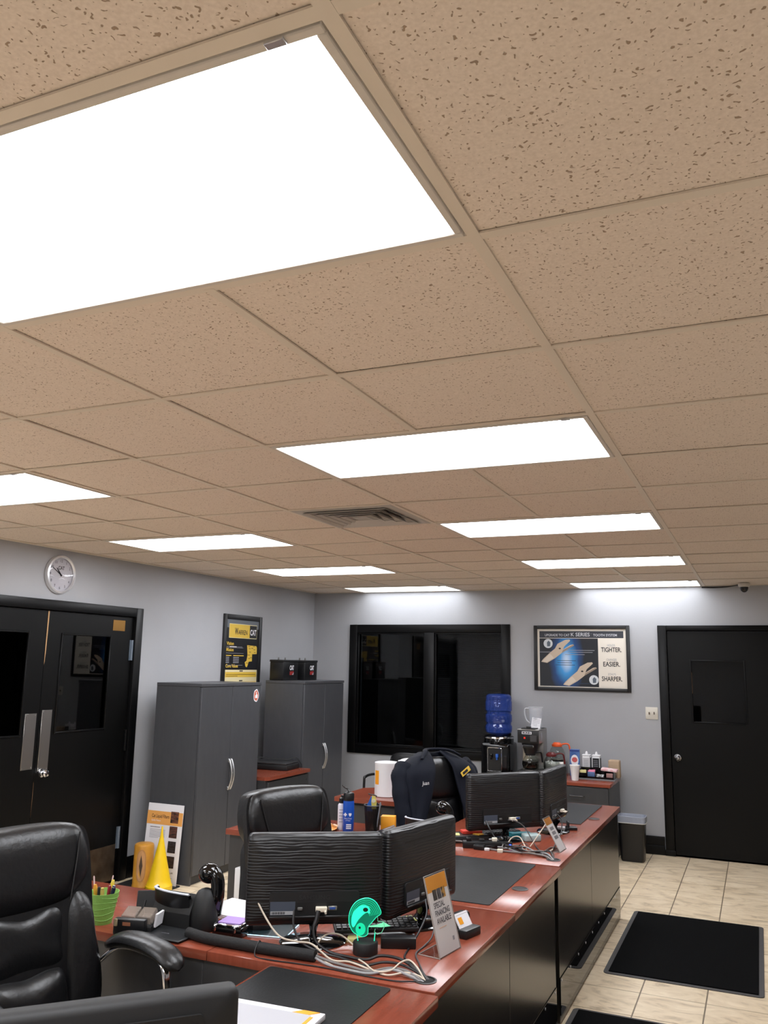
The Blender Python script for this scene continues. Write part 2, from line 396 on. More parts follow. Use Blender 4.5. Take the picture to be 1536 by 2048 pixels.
def double_leaf(n, y0, y1, w0, w1, plate, knob):
    d = struct(leaf_with_window(B(), 'y', y0, y1, .012, 2.07, w0, w1, 1.18, 1.915, dx0, dx1).obj('door_%d' % n, BLACKWOOD, smooth=False))
    bead(d, 'y', w0, w1, 1.18, 1.915, dx1-.004, dx1+.007)
    B().box(dx0+.018, dx0+.024, w0, w1, 1.18, 1.915).obj('pane', PANE, d, smooth=False)
    p = B().box(dx1, dx1+.003, plate[0], plate[1], plate[2], plate[3], .001, 1).obj('push_plate', STEEL, d)
    sc = B()
    for yy in (plate[0]+.012, plate[1]-.012):
        for zz in (plate[2]+.012, plate[3]-.012): sc.cyl((dx1+.003, yy, zz), (dx1+.0045, yy, zz), .004, n=10)
    sc.obj('screws', NICKEL, p)
    if knob:
        k = B(Matrix.Translation((dx1, 3.325, .915)) @ Matrix.Rotation(R(90), 4, 'Y')).lathe([(.030,0),(.030,.008),(.014,.010),(.012,.028),(.024,.036),(.027,.050),(.020,.060),(.004,.062)], n=24).obj('door_knob', CHROME, d)
        B().box(dx1, dx1+.002, 3.955, 4.095, 1.955, 2.04).obj('brass_plate', BRASS, d, smooth=False)
        B().box(dx1, dx1+.002, 3.30, 4.165, .02, .285).obj('kick_plate', BRONZE, d, smooth=False)
        B().prism([(3.262,2.068),(3.275,2.068),(3.271,1.80),(3.266,1.70),(3.262,1.68)], .002, (dx1-.001,0,0), (0,1,0), (0,0,1)).obj('worn_edge', TAN, d, smooth=False)
        B().prism([(3.262,.86),(3.265,.85),(3.266,.74),(3.264,.68),(3.262,.62)], .002, (dx1-.001,0,0), (0,1,0), (0,0,1)).obj('worn_edge', mat('dark bare wood edge', (96,70,46), .7), d, smooth=False)
        for z in (1.72, .25, 1.0):
            B().cyl((dx1+.008, 4.188, z), (dx1+.008, 4.188, z+.165), .011, n=14).box(dx1-.002, dx1+.006, 4.165, 4.199, z, z+.165).obj('hinge', BLUEGREY if z != 1.0 else BLACKPAINT, d)
    else:
        B().box(dx1, dx1+.002, 2.37, 3.22, .02, .285).obj('kick_plate', BRONZE, d, smooth=False)
    return d
double_leaf(1, 3.262, 4.196, 3.41, 3.945, (3.285, 3.38, .93, 1.355), True)
double_leaf(2, 2.314, 3.258, 2.575, 3.105, (3.13, 3.235, .95, 1.335), False)

# ---- back door with small window
struct(B().box(-.45, DX0+.008, YB-.022, YB+.10, 0, 2.15, .004).box(DX1-.008, DX1+.075, YB-.022, YB+.10, 0, 2.15, .004).box(DX0+.008, DX1-.008, YB-.022, YB+.10, 2.10, 2.15, .004)
       .box(-.455, -.36, YB-.026, YB+.05, 0, .05, .004).obj('trim_2', BLACKPAINT))
d3 = struct(leaf_with_window(B(), 'x', DX0+.012, DX1-.012, .012, 2.095, -.165, .33, 1.225, 1.82, YB+.012, YB+.055).obj('door_3', BLACKWOOD, smooth=False))
bead(d3, 'x', -.165, .33, 1.225, 1.82, YB+.004, YB+.016)
B().box(-.165, .33, YB+.030, YB+.036, 1.225, 1.82).obj('pane', PANE, d3, smooth=False)
B(Matrix.Translation((-.312, YB+.012, .895)) @ Matrix.Rotation(R(90), 4, 'X')).lathe([(.033,0),(.033,.008),(.014,.010),(.012,.026),(.025,.034),(.028,.048),(.020,.058),(.004,.060)], n=24).obj('door_knob', CHROME, d3)
B().box(-.16, -.15, YB+.02, YB+.026, 1.50, 1.70).obj('worn_edge', TAN, d3, smooth=False)

# ---- office window in the back wall
win = B()
WX0, WX1, WZ0, WZ1 = -3.82, -1.94, .75, 2.165
for q in ((WX0, WX0+.095, WZ0, WZ1), (WX1-.095, WX1, WZ0, WZ1), (WX0+.095, WX1-.095, WZ0, WZ0+.095), (WX0+.095, WX1-.095, WZ1-.09, WZ1), (-2.905, -2.79, WZ0+.095, WZ1-.09)):
    win.box(q[0], q[1], YB-.024, YB+.10, q[2], q[3], .005)
win = struct(win.obj('window_1', BLACKPAINT))
WPANE = glass('office window glass', (225,232,235), .45)
for a, c in ((WX0+.095, -2.905), (-2.79, WX1-.095)):
    bead(win, 'x', a, c, WZ0+.095, WZ1-.09, YB+.0, YB+.02, .016)
    B().box(a, c, YB+.03, YB+.036, WZ0+.095, WZ1-.09).obj('pane', WPANE, win, smooth=False)
B().box(WX0+.1, WX1-.1, YB-.03, YB+.02, WZ0+.075, WZ0+.098, .003).obj('window_sill', BLACKPAINT, win)
# slatted blind behind the right pane
bl = B(); nsl = 54
for i in range(nsl):
    z = WZ0+.12+i*(WZ1-WZ0-.26)/nsl
    bl.add([(-2.78, YB+.062, z), (-2.05, YB+.062, z), (-2.05, YB+.084, z+.010), (-2.78, YB+.084, z+.010), (-2.78, YB+.062, z+.0015), (-2.05, YB+.062, z+.0015), (-2.05, YB+.084, z+.0115), (-2.78, YB+.084, z+.0115)],
           [(0,1,2,3),(7,6,5,4),(0,4,5,1),(2,6,7,3),(1,5,6,2),(0,3,7,4)])
BLINDM = mat('grey blind slat', (52,52,55), .5)
bl = bl.obj('blind_slats', BLINDM, win, smooth=False); bl['kind'] = 'stuff'
B().box(-2.785, -2.045, YB+.055, YB+.09, WZ1-.13, WZ1-.095, .003).obj('blind_headrail', BLINDM, win)
# the far wall of that office carries dark furniture: a cabinet and a framed sheet

# ================================================================== CEILING FIXTURES
DIFF = bpy.data.materials.new('lit prismatic diffuser'); DIFF.use_nodes = True
_b = DIFF.node_tree.nodes['Principled BSDF']; _b.inputs['Base Color'].default_value = (.9,.9,.9,1); _b.inputs['Roughness'].default_value = .4
_b.inputs['Emission Color'].default_value = LIGHT_COLOUR; _b.inputs['Emission Strength'].default_value = LIGHT_STRENGTH
DIFF2 = DIFF.copy(); DIFF2.name = 'lit prismatic diffuser, ageing tubes'; DIFF2.node_tree.nodes['Principled BSDF'].inputs['Emission Strength'].default_value = LIGHT_STRENGTH*.42  # back-row emission turned down to soften the bright top of the back wall
def make_light():
    L_, W_ = 2*T, T
    r = thing('ceiling_light', '-', 'ceiling light', (0,0,0))
    f = B(); e = .031
    gp = hw+.003
    for q in ((gp, L_-gp, gp, e), (gp, L_-gp, W_-e, W_-gp), (gp, e, e, W_-e), (L_-e, L_-gp, e, W_-e)):
        f.box(q[0], q[1], q[2], q[3], -.003, .018, .002, 1)
    f.obj('frame', LAMPFRAME, r)
    h = B().box(hw, L_-hw, hw, W_-hw, .075, .08); h.box(hw, hw+.002, hw, W_-hw, .018, .08).box(L_-hw-.002, L_-hw, hw, W_-hw, .018, .08).box(hw, L_-hw, hw, hw+.002, .018, .08).box(hw, L_-hw, W_-hw-.002, W_-hw, .018, .08)
    h.obj('housing', LAMPFRAME, r, smooth=False)
    B().box(e-.004, L_-e+.004, e-.004, W_-e+.004, .004, .008).obj('diffuser', DIFF, r, smooth=False)
    B().box(L_-.10, L_-.07, .013, .026, -.007, -.002, .001, 1).obj('latch', NICKEL, r)
    return r
proto = make_light()
names_R = {-7: None, -4: None, -1: 'large lit fluorescent ceiling panel nearest the viewer, cut off at the left', 2: 'lit ceiling panel in the right-hand row, second from the viewer',
           5: 'lit ceiling panel in the right-hand row, third from the viewer, beside the air vent', 8: 'lit ceiling panel in the right-hand row, fourth from the viewer',
           11: 'lit ceiling panel in the right-hand row against the back wall above the framed tooth poster'}
names_L = {-7: None, -4: None, -1: None, 2: 'lit ceiling panel of the left-hand row cut off by the left picture edge', 5: 'lit ceiling panel of the left-hand row nearest the clock, wholly in view',
           8: 'lit ceiling panel of the left-hand row, second from the back wall', 11: 'lit ceiling panel of the left-hand row against the back wall above the dark window'}
first = True
for nm, x0 in ((names_R, -2*T), (names_L, -6*T)):
    for k, lab in nm.items():
        if k*T < YF-.2: continue
        o = proto if first else copy_tree(proto); first = False
        o.location = (x0, k*T, H)
        o['label'] = lab or 'lit fluorescent ceiling panel behind the viewer, out of the picture'
        o['group'] = 'fluorescent panels in the ceiling grid'
        if k == 11:
            d = [c for c in o.children if c.name.startswith('diffuser')][0]; d.data = d.data.copy(); d.data.materials[0] = DIFF2

# air vent
v = thing('air_vent', 'grey square louvred air vent set in the ceiling grid', 'air vent', ((VENT[0]+.5)*T, (VENT[1]+.5)*T, H))
VENTM = mat('dusty grey vent metal', (188,184,178), .45)
def sq_ring(b, ro, ri, zo, zi, t=.002):
    p = [(-1,-1),(1,-1),(1,1),(-1,1)]
    vs = [(x*ro, y*ro, zo) for x, y in p]+[(x*ri, y*ri, zi) for x, y in p]+[(x*ro, y*ro, zo+t) for x, y in p]+[(x*ri, y*ri, zi+t) for x, y in p]
    fs = []
    for i in range(4):
        j = (i+1) % 4; fs += [(i,j,4+j,4+i), (8+i,12+i,12+j,8+j), (i,8+i,8+j,j), (4+i,4+j,12+j,12+i)]
    return b.add(vs, fs)
B().box(-.29, .29, -.29, .29, .055, .06).obj('backing', mat('vent interior', (40,40,41), .8), v, smooth=False)
sq_ring(B(), .295, .235, -.001, -.001).obj('frame', VENTM, v, smooth=False)
for ro, ri in ((.235,.205),(.185,.150),(.135,.100),(.085,.050)):
    sq_ring(B(), ro, ri, -.001+.0, .035).obj('louvre', VENTM, v, smooth=False)
    sq_ring(B(), ro+.012, ro-.004, -.012, -.002).obj('louvre', VENTM, v, smooth=False)
B().box(-.045, .045, -.045, .045, -.008, -.003, .002, 1).obj('centre_plate', VENTM, v)

# dome camera
c = thing('security_camera', 'small dome security camera under the ceiling above the back door', 'security camera', (.363, 7.10, H))
B().lathe([(.050,0),(.052,-.012),(.050,-.030),(.040,-.036)], n=28).obj('housing', mat('cream camera housing', (206,200,190), .4), c)
B().lathe([(.037,-.034),(.036,-.052),(.029,-.070),(.016,-.082),(.002,-.086)], n=28).obj('dome', GLOSSBLK, c)
# black gap cable along the wall top
tag(B().tube(catmull([(-.02, YB-.012, H-.012), (.10, YB-.012, H-.015), (.22, YB-.02, H-.010), (.31, 7.14, H-.012)], 6), .006, 8).obj('camera_cable', BLACKPL), 'thin black cable along the wall top to the dome camera', 'cable')

# wall clock
ck = thing('wall_clock', 'round chrome-rimmed wall clock above the black double doors', 'clock', (XL, 3.327, 2.342))
CM = Matrix.Rotation(R(90), 4, 'Y')
B(CM).lathe([(.142,0),(.146,.012),(.140,.030),(.128,.034),(.122,.026),(.120,.020)], n=56, cap=False).obj('rim', mat('satin silver rim', (226,227,231), .28, .55), ck)
B(CM).lathe([(.126,.004),(.126,.014),(.001,.0141)], n=56).obj('dial', mat('clock dial', (205,202,206), .5), ck)
B(CM).lathe([(.123,.026),(.10,.031),(.05,.034),(.001,.035)], n=48, cap=False).obj('lens', glass('clock lens', (250,250,252), .04), ck)
CU, CV = Vector((0,1,0)), Vector((0,0,1))
for i in range(12):
    a = R(90-30*(i+1)); text(ck, 'numeral', str(i+1), INK, (.0145, .100*math.cos(a), .100*math.sin(a)-.009), CU, CV, h=.020, align='C')
text(ck, 'lettering', 'CAT', INK, (.0145, .004, .036), CU, CV, w=.062, h=.026, align='C', bold=.02)
for L_, w_, a in ((.062, .006, 132), (.090, .004, 150)):
    d = Vector((0, math.cos(R(a)), math.sin(R(a)))); p = Vector((0, -d.z, d.y))
    B().add([Vector((.016,0,0))-d*.015-p*w_, Vector((.016,0,0))-d*.015+p*w_, Vector((.016,0,0))+d*L_+p*w_*.5, Vector((.016,0,0))+d*L_-p*w_*.5,
             Vector((.0172,0,0))-d*.015-p*w_, Vector((.0172,0,0))-d*.015+p*w_, Vector((.0172,0,0))+d*L_+p*w_*.5, Vector((.0172,0,0))+d*L_-p*w_*.5],
            [(0,1,2,3),(7,6,5,4),(0,4,5,1),(1,5,6,2),(2,6,7,3),(3,7,4,0)]).obj('hand', INK, ck, smooth=False)

# light switch
s = thing('light_switch', 'ivory double light switch plate on the wall beside the back door', 'light switch', (-.533, YB, 1.302))
B().box(-.058, .058, -.006, 0, -.058, .058, .004).obj('plate', mat('ivory plate', (214,208,196), .4), s)
for dx, tilt in ((-.023, 14), (.023, -14)):
    B(Matrix.Translation((dx, -.006, 0)) @ Matrix.Rotation(R(tilt), 4, 'X')).box(-.005, .005, -.014, .002, -.011, .011, .002).obj('toggle', mat('brown toggle', (92,78,66), .4), s)

# ================================================================== FRAMED POSTERS
# -- left wall
p = thing('framed_poster', 'tall black framed poster with yellow lettering and map behind the cabinet', 'poster', (XL, 5.48, 1.19))
PW, PH = .685, .995
def frame_boxes(w, h, t, d, wy=True):
    b = B()
    for (a, c, e, f) in ((0, t, 0, h), (w-t, w, 0, h), (t, w-t, 0, t), (t, w-t, h-t, h)):
        b.box(0, d, a, c, e, f, .004) if wy else b.box(a, c, -d, 0, e, f, .004)
    return b
frame_boxes(PW, PH, .048, .022).obj('frame', mat('black poster frame', (24,24,26), .4), p)
PB = mat('poster black', (30,31,35), .35)
B().box(.002, .010, .045, PW-.045, .045, PH-.045).obj('sheet', PB, p, smooth=False)
o0 = Vector((.010, 0, 0)); U, V = CU, CV
flat(p, 'print_band', rect(.05, .635, .865, .945), mat('slate print', (104,110,118), .5), o0, U, V)
sg = flat(p, 'sign_print', rect(.098, .60, .765, .905), mat('cream print', (226,214,170), .5), o0, U, V, .0012)
flat(p, 'sign_print', rect(.103, .465, .770, .900), YEL, o0, U, V, .002)
flat(p, 'sign_print', rect(.465, .595, .772, .898), INK, o0, U, V, .002)
text(p, 'lettering', 'W', INK, o0+U*.195+V*.802, U, V, w=.06, h=.062, lift=.003, bold=.035)
text(p, 'lettering', 'ARREN', INK, o0+U*.255+V*.802, U, V, w=.165, h=.045, lift=.003, bold=.02)
text(p, 'lettering', 'CAT', PAPER, o0+U*.475+V*.802, U, V, w=.11, h=.055, lift=.003, bold=.03)
for s_, z in (('Vision', .695), ('Mission', .635), ('Core Values', .478)):
    text(p, 'lettering', s_, YEL, o0+U*.065+V*z, U, V, w=.125 if s_ != 'Core Values' else .215, h=.032, bold=.025)
for z, x1 in ((.678,.34), (.615,.37), (.668,.36), (.498,.36)):
    flat(p, 'print_line', rect(.065, x1, z, z+.003), GREYP, o0, U, V)
flat(p, 'print_line', rect(.12, .24, .6755, .683), PAPER, o0, U, V, .0012)
for r_, z in enumerate((.590, .572, .555, .538, .522)):
    flat(p, 'print_line', rect(.065, .155 if r_ == 0 else .12, z, z+.007), YEL if r_ == 0 else GREYP, o0, U, V)
    flat(p, 'print_line', rect(.19, .375 if r_ == 0 else .29, z, z+.007), YEL if r_ == 0 else GREYP, o0, U, V)
MAPP = [(.43,.700),(.60,.695),(.615,.68),(.615,.615),(.53,.612),(.53,.54),(.47,.535),(.455,.50),(.44,.48),(.415,.49),(.40,.53),(.43,.545),(.445,.60)]
flat(p, 'map_print', MAPP, YEL, o0, U, V)
for a, z in ((.45,.685),(.54,.688),(.46,.665),(.51,.668),(.55,.655),(.47,.63),(.56,.628),(.45,.60),(.46,.565),(.49,.575),(.42,.52)):
    flat(p, 'map_mark', rect(a, a+.035, z, z+.004), INK, o0, U, V, .0014)
flat(p, 'print_panel', rect(.058, .63, .06, .455), mat('cream print', (226,214,170)), o0, U, V)
for z in (.395, .300, .205, .11):
    flat(p, 'print_band', rect(.065, .62, z-.012, z+.038), YEL, o0, U, V, .0012)
    for q in (.012, -.004): flat(p, 'print_line', rect(.08, .60 if q > 0 else .28, z+q, z+q+.006), mat('ochre print', (140,112,40), .5), o0, U, V, .002)
    flat(p, 'print_line', rect(.31, .37, z+.044, z+.054), INK, o0, U, V, .002)

# -- back wall
p = thing('framed_poster', 'wide black framed blue and white tooth poster between the window and back door', 'poster', (-1.685, YB, 1.492))
PW, PH = .968, .660
frame_boxes(PW, PH, .036, .024, False).obj('frame', mat('black poster frame', (24,24,26)), p)
B().box(.03, PW-.03, -.008, -.002, .03, PH-.03).obj('mat_board', mat('cream mat board', (226,218,206), .6), p, smooth=False)
o0 = Vector((0,-.008,0)); U, V = Vector((1,0,0)), Vector((0,0,1))
flat(p, 'print_band', rect(.058, .908, .533, .602), mat('slate print band', (52,54,62), .5), o0, U, V)
def glow_print():
    m = bpy.data.materials.new('blue glow print'); m.use_nodes = True; N = m.node_tree.nodes; L = m.node_tree.links; b = N['Principled BSDF']
    tc = N.new('ShaderNodeTexCoord'); mp = N.new('ShaderNodeMapping'); L.new(tc.outputs['Object'], mp.inputs[0])
    mp.vector_type = 'POINT'; mp.inputs['Location'].default_value = (-.335, 0, -.305)
    rot = N.new('ShaderNodeMapping'); rot.inputs['Rotation'].default_value = (0, R(-28), 0); rot.inputs['Scale'].default_value = (4.8, 1, 2.2); L.new(mp.outputs[0], rot.inputs[0])
    nz = N.new('ShaderNodeTexNoise'); nz.inputs['Scale'].default_value = 6
    L.new(tc.outputs['Object'], nz.inputs['Vector'])
    ad = N.new('ShaderNodeVectorMath'); ad.operation = 'MULTIPLY'; ad.inputs[1].default_value = (1,0,1); L.new(rot.outputs[0], ad.inputs[0])
    ln = N.new('ShaderNodeVectorMath'); ln.operation = 'LENGTH'; L.new(ad.outputs[0], ln.inputs[0])
    s_ = N.new('ShaderNodeMath'); s_.operation = 'MULTIPLY_ADD'; L.new(nz.outputs[0], s_.inputs[0]); s_.inputs[1].default_value = .25; L.new(ln.outputs['Value'], s_.inputs[2])
    rp = N.new('ShaderNodeValToRGB'); L.new(s_.outputs[0], rp.inputs[0]); e = rp.color_ramp.elements
    e[0].position = .18; e[0].color = lin((196,216,240)); e[1].position = 1.0; e[1].color = lin((22,26,34))
    a = e.new(.42); a.color = lin((62,150,216)); a = e.new(.72); a.color = lin((22,66,120))
    L.new(rp.outputs[0], b.inputs['Base Color']); b.inputs['Roughness'].default_value = .4
    return m
flat(p, 'picture_print', rect(.058, .655, .045, .528), glow_print(), o0, U, V)
flat(p, 'print_panel', rect(.655, .915, .045, .528), mat('cream print panel', (228,220,208), .6), o0, U, V)
for s_, x, w_, h_ in (('UPGRADE TO CAT', .115, .255, .024), ('K SERIES', .385, .19, .036), ('TOOTH SYSTEM', .610, .235, .024)):
    text(p, 'lettering', s_, mat('silver print', (200,202,208), .5), o0+U*x+V*.550, U, V, w=w_, h=h_, lift=.002, bold=.01)
for s_, x in (('\u2122', .372), ('\u2122', .585)):
    text(p, 'lettering', s_, GREYP, o0+U*x+V*.57, U, V, w=.012, h=.008, lift=.002)
for big, small, z in (('TIGHTER.', 'HOLDS', .395), ('EASIER.', 'CHANGES', .252), ('SHARPER.', 'STAYS', .108)):
    text(p, 'lettering', big, INK, o0+U*.785+V*z, U, V, w=.20 if big != 'EASIER.' else .165, h=.045, lift=.002, align='C', bold=.015)
    text(p, 'lettering', small, GREYP, o0+U*.785+V*(z+.055), U, V, w=.075 if small != 'CHANGES' else .10, h=.022, lift=.002, align='C')
TOOTH = mat('beige tooth print', (198,180,160), .5); TOOTHD = mat('shaded tooth print', (150,132,116), .5)
def tooth(ox, oz):
    body = [(.073,.288),(.135,.277),(.215,.324),(.288,.38),(.416,.457),(.405,.468),(.376,.461),(.30,.414),(.314,.446),(.376,.504),(.369,.517),(.325,.513),(.245,.472),(.219,.425),(.157,.374),(.095,.317)]
    flat(p, 'tooth_print', [(ox+a, oz+b_) for a, b_ in body], TOOTH, o0, U, V, .0015)
    flat(p, 'tooth_print', [(ox+a, oz+b_) for a, b_ in ((.085,.292),(.130,.283),(.205,.328),(.17,.368),(.157,.366))], mat('light tooth print', (214,200,184), .5), o0, U, V, .0022)
    flat(p, 'tooth_print', [(ox+a, oz+b_) for a, b_ in ((.288,.38),(.302,.39),(.416,.457),(.405,.466),(.30,.408))], TOOTHD, o0, U, V, .0022)
    flat(p, 'tooth_print', circle(ox+.268, oz+.425, .012, 14, .008), INK, o0, U, V, .0026)
tooth(0, 0); tooth(.223, -.227)
for cx, cz in ((.148,.475),(.606,.115)):
    flat(p, 'inset_print', circle(cx, cz, .047, 28), mat('pale print', (208,212,216), .5), o0, U, V, .0025)
    flat(p, 'inset_print', [(cx-.01,cz-.03),(cx+.02,cz-.028),(cx+.025,cz+.01),(cx+.005,cz+.03),(cx-.012,cz+.01)], mat('steel print', (90,100,112), .5), o0, U, V, .0034)
for x0, x1, z in ((.33,.62,.405),(.35,.60,.385),(.32,.52,.362),(.24,.43,.30),(.24,.39,.278),(.22,.42,.256),(.06,.20,.385),(.43,.60,.075)):
    flat(p, 'print_line', rect(x0, x1, z, z+.005), mat('dark blue print', (40,56,84), .5) if z < .35 else GREYP, o0, U, V, .0014)

# ================================================================== TALL CABINETS AND SIDE CABINET
def pull(parent, x, y, z0, z1, bow=.03):
    """bowed bar handle on an +X face"""
    zs = [z0+(z1-z0)*i/12 for i in range(13)]
    pts = [(x+.012+bow*math.sin(PI*i/12), y, z) for i, z in enumerate(zs)]
    b = B().tube(pts, .0075, 8).box(x, x+.014, y-.009, y+.009, z0-.006, z0+.022, .002, 1).box(x, x+.014, y-.009, y+.009, z1-.022, z1+.006, .002, 1)
    return b.obj('handle', NICKEL, parent)
def tall_cabinet(y0, y1, label, sticker):
    t = thing('tall_cabinet', label, 'cabinet', (-4.130, y0, 0), 0, 'tall slate grey storage cabinets')
    W = y1-y0; D = .45; Hc = 1.545
    B().box(0, D-.02, 0, .018, .0, Hc-.026).box(0, D-.02, W-.018, W, 0, Hc-.026).box(0, .01, .018, W-.018, .05, Hc-.026).box(.01, D-.03, .018, W-.018, .06, .08).obj('carcass', CABINET, t, smooth=False)
    B().box(D-.06, D-.035, .018, W-.018, 0, .07).obj('plinth', mat('dark plinth', (52,52,54), .5), t, smooth=False)
    B().box(0, D+.004, -.004, W+.004, Hc-.026, Hc, .002, 1).obj('top_panel', CABINET, t)
    for i in (0, 1):
        a = .003+i*W/2; b = W/2-.003+i*W/2
        d = B().box(D-.019, D, a, b, .072, Hc-.029, .0015, 1).obj('door', CABINET, t)
        yy = W/2+(-.020 if i == 0 else .012)
        pull(d, D, yy, .675, .915)
        if i == 1: B(Matrix.Translation((D, W/2+.05, .80)) @ Matrix.Rotation(R(90), 4, 'Y')).lathe([(.008,0),(.008,.003),(.001,.0035)], n=14).obj('lock', NICKEL, d)
    if sticker:
        o_ = Vector((D, 0, 0)); U_, V_ = CU, CV; cy, cz = W-.075, Hc-.115
        blob = [(cy+.042*math.cos(a)*(1+.06*math.cos(3*a)), cz+.055*math.sin(a)*(1+.05*math.cos(5*a))) for a in [2*PI*i/30 for i in range(30)]]
        flat(t, 'sticker', blob, PAPER, o_, U_, V_)
        flat(t, 'sticker', [(cy+(a-cy)*.82, cz+(b_-cz)*.82) for a, b_ in blob], mat('brick orange print', (196,96,62), .5), o_, U_, V_, .0013)
        flat(t, 'sticker', [(cy-.018,cz-.022),(cy+.022,cz-.022),(cy+.022,cz+.01),(cy+.008,cz+.008),(cy+.002,cz+.034),(cy-.008,cz+.034),(cy-.004,cz+.004),(cy-.018,cz+.004)], PAPER, o_, U_, V_, .0021)
    return t
tall_cabinet(4.335, 5.225, 'tall slate grey two-door cabinet with an orange round sticker, nearer the double doors', True)
tall_cabinet(6.04, 6.905, 'tall slate grey two-door cabinet in the corner under the two black batteries', False)

sc_ = thing('side_cabinet', 'low charcoal cabinet with a cherry top between the two tall cabinets', 'cabinet', (XL+.02, 5.245, 0))
D, W = .70, .78; HS = .72
B().box(0, D-.03, 0, W, .02, HS-.03).obj('body', CHARCOAL, sc_, smooth=False)
B().prism([(0,0),(D-.035,0),(D,.035),(D,W),(0,W)], .03, (0,0,HS-.03), (1,0,0), (0,1,0)).obj('top', CHERRYX, sc_, smooth=False)
for z0, z1 in ((.40, HS-.045), (.05, .39)):
    d = B().box(D-.03, D-.012, .03, W-.005, z0, z1, .002, 1).obj('drawer', CHARCOAL, sc_)
    B().tube(catmull([(D-.012, W*.52-.055, z1-.085), (D+.012, W*.52-.045, z1-.085), (D+.016, W*.52, z1-.085), (D+.012, W*.52+.045, z1-.085), (D-.012, W*.52+.055, z1-.085)], 5), .005, 8).obj('handle', mat('dark pewter', (88,88,90), .3, .9), d)
    B(Matrix.Translation((D-.012, W-.05, z1-.05)) @ Matrix.Rotation(R(90), 4, 'Y')).lathe([(.009,0),(.009,.003),(.001,.0035)], n=12).obj('lock', mat('dark pewter', (88,88,90)), d)
# closed black device with its strap on the side cabinet
tr = thing('scanner_case', 'flat black plastic case with a loose strap on the low cabinet', 'case', (-3.80, 5.77, HS), 4)
B().box(-.30, .13, -.06, .22, 0, .05, .010).obj('lower_shell', BLACKMATT, tr)
B().box(-.29, .12, -.05, .21, .05, .068, .008).obj('lid', mat('charcoal plastic', (44,44,46), .5), tr)
B().tube(catmull([(-.25, -.02, .07), (-.22, .05, .098), (-.08, .10, .088), (.04, .14, .085), (.10, .20, .098), (.145, .225, .04), (.15, .225, .004)], 6), .009, 8, flat=.45).obj('strap', BLACKMATT, tr)
tag(B().box(-4.0, -3.90, 5.27, 5.36, HS, HS+.018, .002, 1).obj('note_pad', PAPER), 'small white note pad on the low cabinet beside the tall cabinet', 'note pad')

# car batteries on the corner cabinet
def battery(x, y, W, label):
    t = thing('battery', label, 'battery', (x, y, 1.545), 0, 'black batteries on the corner cabinet')
    D = .16; hh = .185
    B().box(0, D, 0, W, 0, hh, .006).obj('case', BLACKPL, t)
    B().box(-.004, D+.004, -.004, W+.004, hh, hh+.022, .004).obj('lid', mat('black battery lid', (26,26,28), .45), t)
    for yy in (.28, .72): B().cyl((.05, W*yy, hh+.02), (.05, W*yy, hh+.045), .009, .007, 12).obj('terminal', mat('lead terminal', (120,118,114), .5, .7), t)
    cy = W*.56
    text(t, 'lettering', 'CAT', PAPER, (D+.0005, cy, .105), CU, CV, w=.085, h=.045, align='C', bold=.03)
    flat(t, 'print', rect(cy-.04, cy+.04, .055, .092), mat('dark red print', (150,40,40), .5), (D,0,0), CU, CV)
    flat(t, 'print', [(cy+.006,.056),(cy+.034,.056),(cy+.038,.080),(cy+.018,.070)], GREYP, (D,0,0), CU, CV, .0013)
battery(-4.112, 6.075, .30, 'black box battery with white lettering on the corner cabinet, nearer the viewer')
battery(-4.10, 6.50, .27, 'black box battery with white lettering on the corner cabinet, nearer the room corner')

# ================================================================== DESKS
DZ = .75; TT = .032
GROM = mat('grommet plastic', (48,44,44), .4)
def grommet(desk, x, y, open_):
    b = B(); n = 28
    b.lathe([(.030,0),(.036,0),(.037,.002),(.034,.0035),(.030,.003)], (x, y, DZ), n, cap=False)
    g = b.obj('grommet', GROM, desk)
    if open_: B().lathe([(.030,.0),(.030,.0008),(.001,.0009)], (x, y, DZ), n).obj('hole', mat('dark hole', (6,6,6), .9), g)
    else: B().lathe([(.030,.0),(.030,.002),(.001,.0022)], (x, y, DZ), n).obj('cap', GROM, g)
def top(desk, name, x0, x1, y0, y1, mt):
    return B().box(x0, x1, y0, y1, DZ-TT, DZ, .0025, 2).obj(name, mt, desk)
def panel(desk, name, x0, x1, y0, y1, z0, z1, mt=PANEL):
    return B().box(x0, x1, y0, y1, z0, z1, .0012, 1).obj(name, mt, desk)
def bar_pull(parent, x, y, z, w, ax='x'):
    if ax == 'x': pts = [(x-w/2, y, z), (x-w/2+.006, y-.022, z), (x, y-.028, z), (x+w/2-.006, y-.022, z), (x+w/2, y, z)]
    else: pts = [(x, y-w/2, z), (x+.022, y-w/2+.006, z), (x+.028, y, z), (x+.022, y+w/2-.006, z), (x, y+w/2, z)]
    return B().tube(catmull(pts, 5), .005, 8).obj('handle', mat('dark pewter', (88,88,90)), parent)

KICK = mat('clear gloss kick plate', (20,19,18), .03, spec=.6)
def kick_plate(desk, x, y0, y1):
    k = B().box(x, x+.0035, y0, y1, .042, .212, .001, 1).obj('kick_plate', KICK, desk)
    n_ = int((y1-y0)/.21)
    sm_ = B(Matrix.Rotation(R(90), 4, 'Y')).lathe([(.006,0),(.006,.0015),(.001,.002)], n=10).mesh('screw', NICKEL)
    for i in range(n_+1):
        o = link('screw', sm_, k); o.location = (x+.0035, y0+.03+(y1-y0-.06)*i/n_, .197)
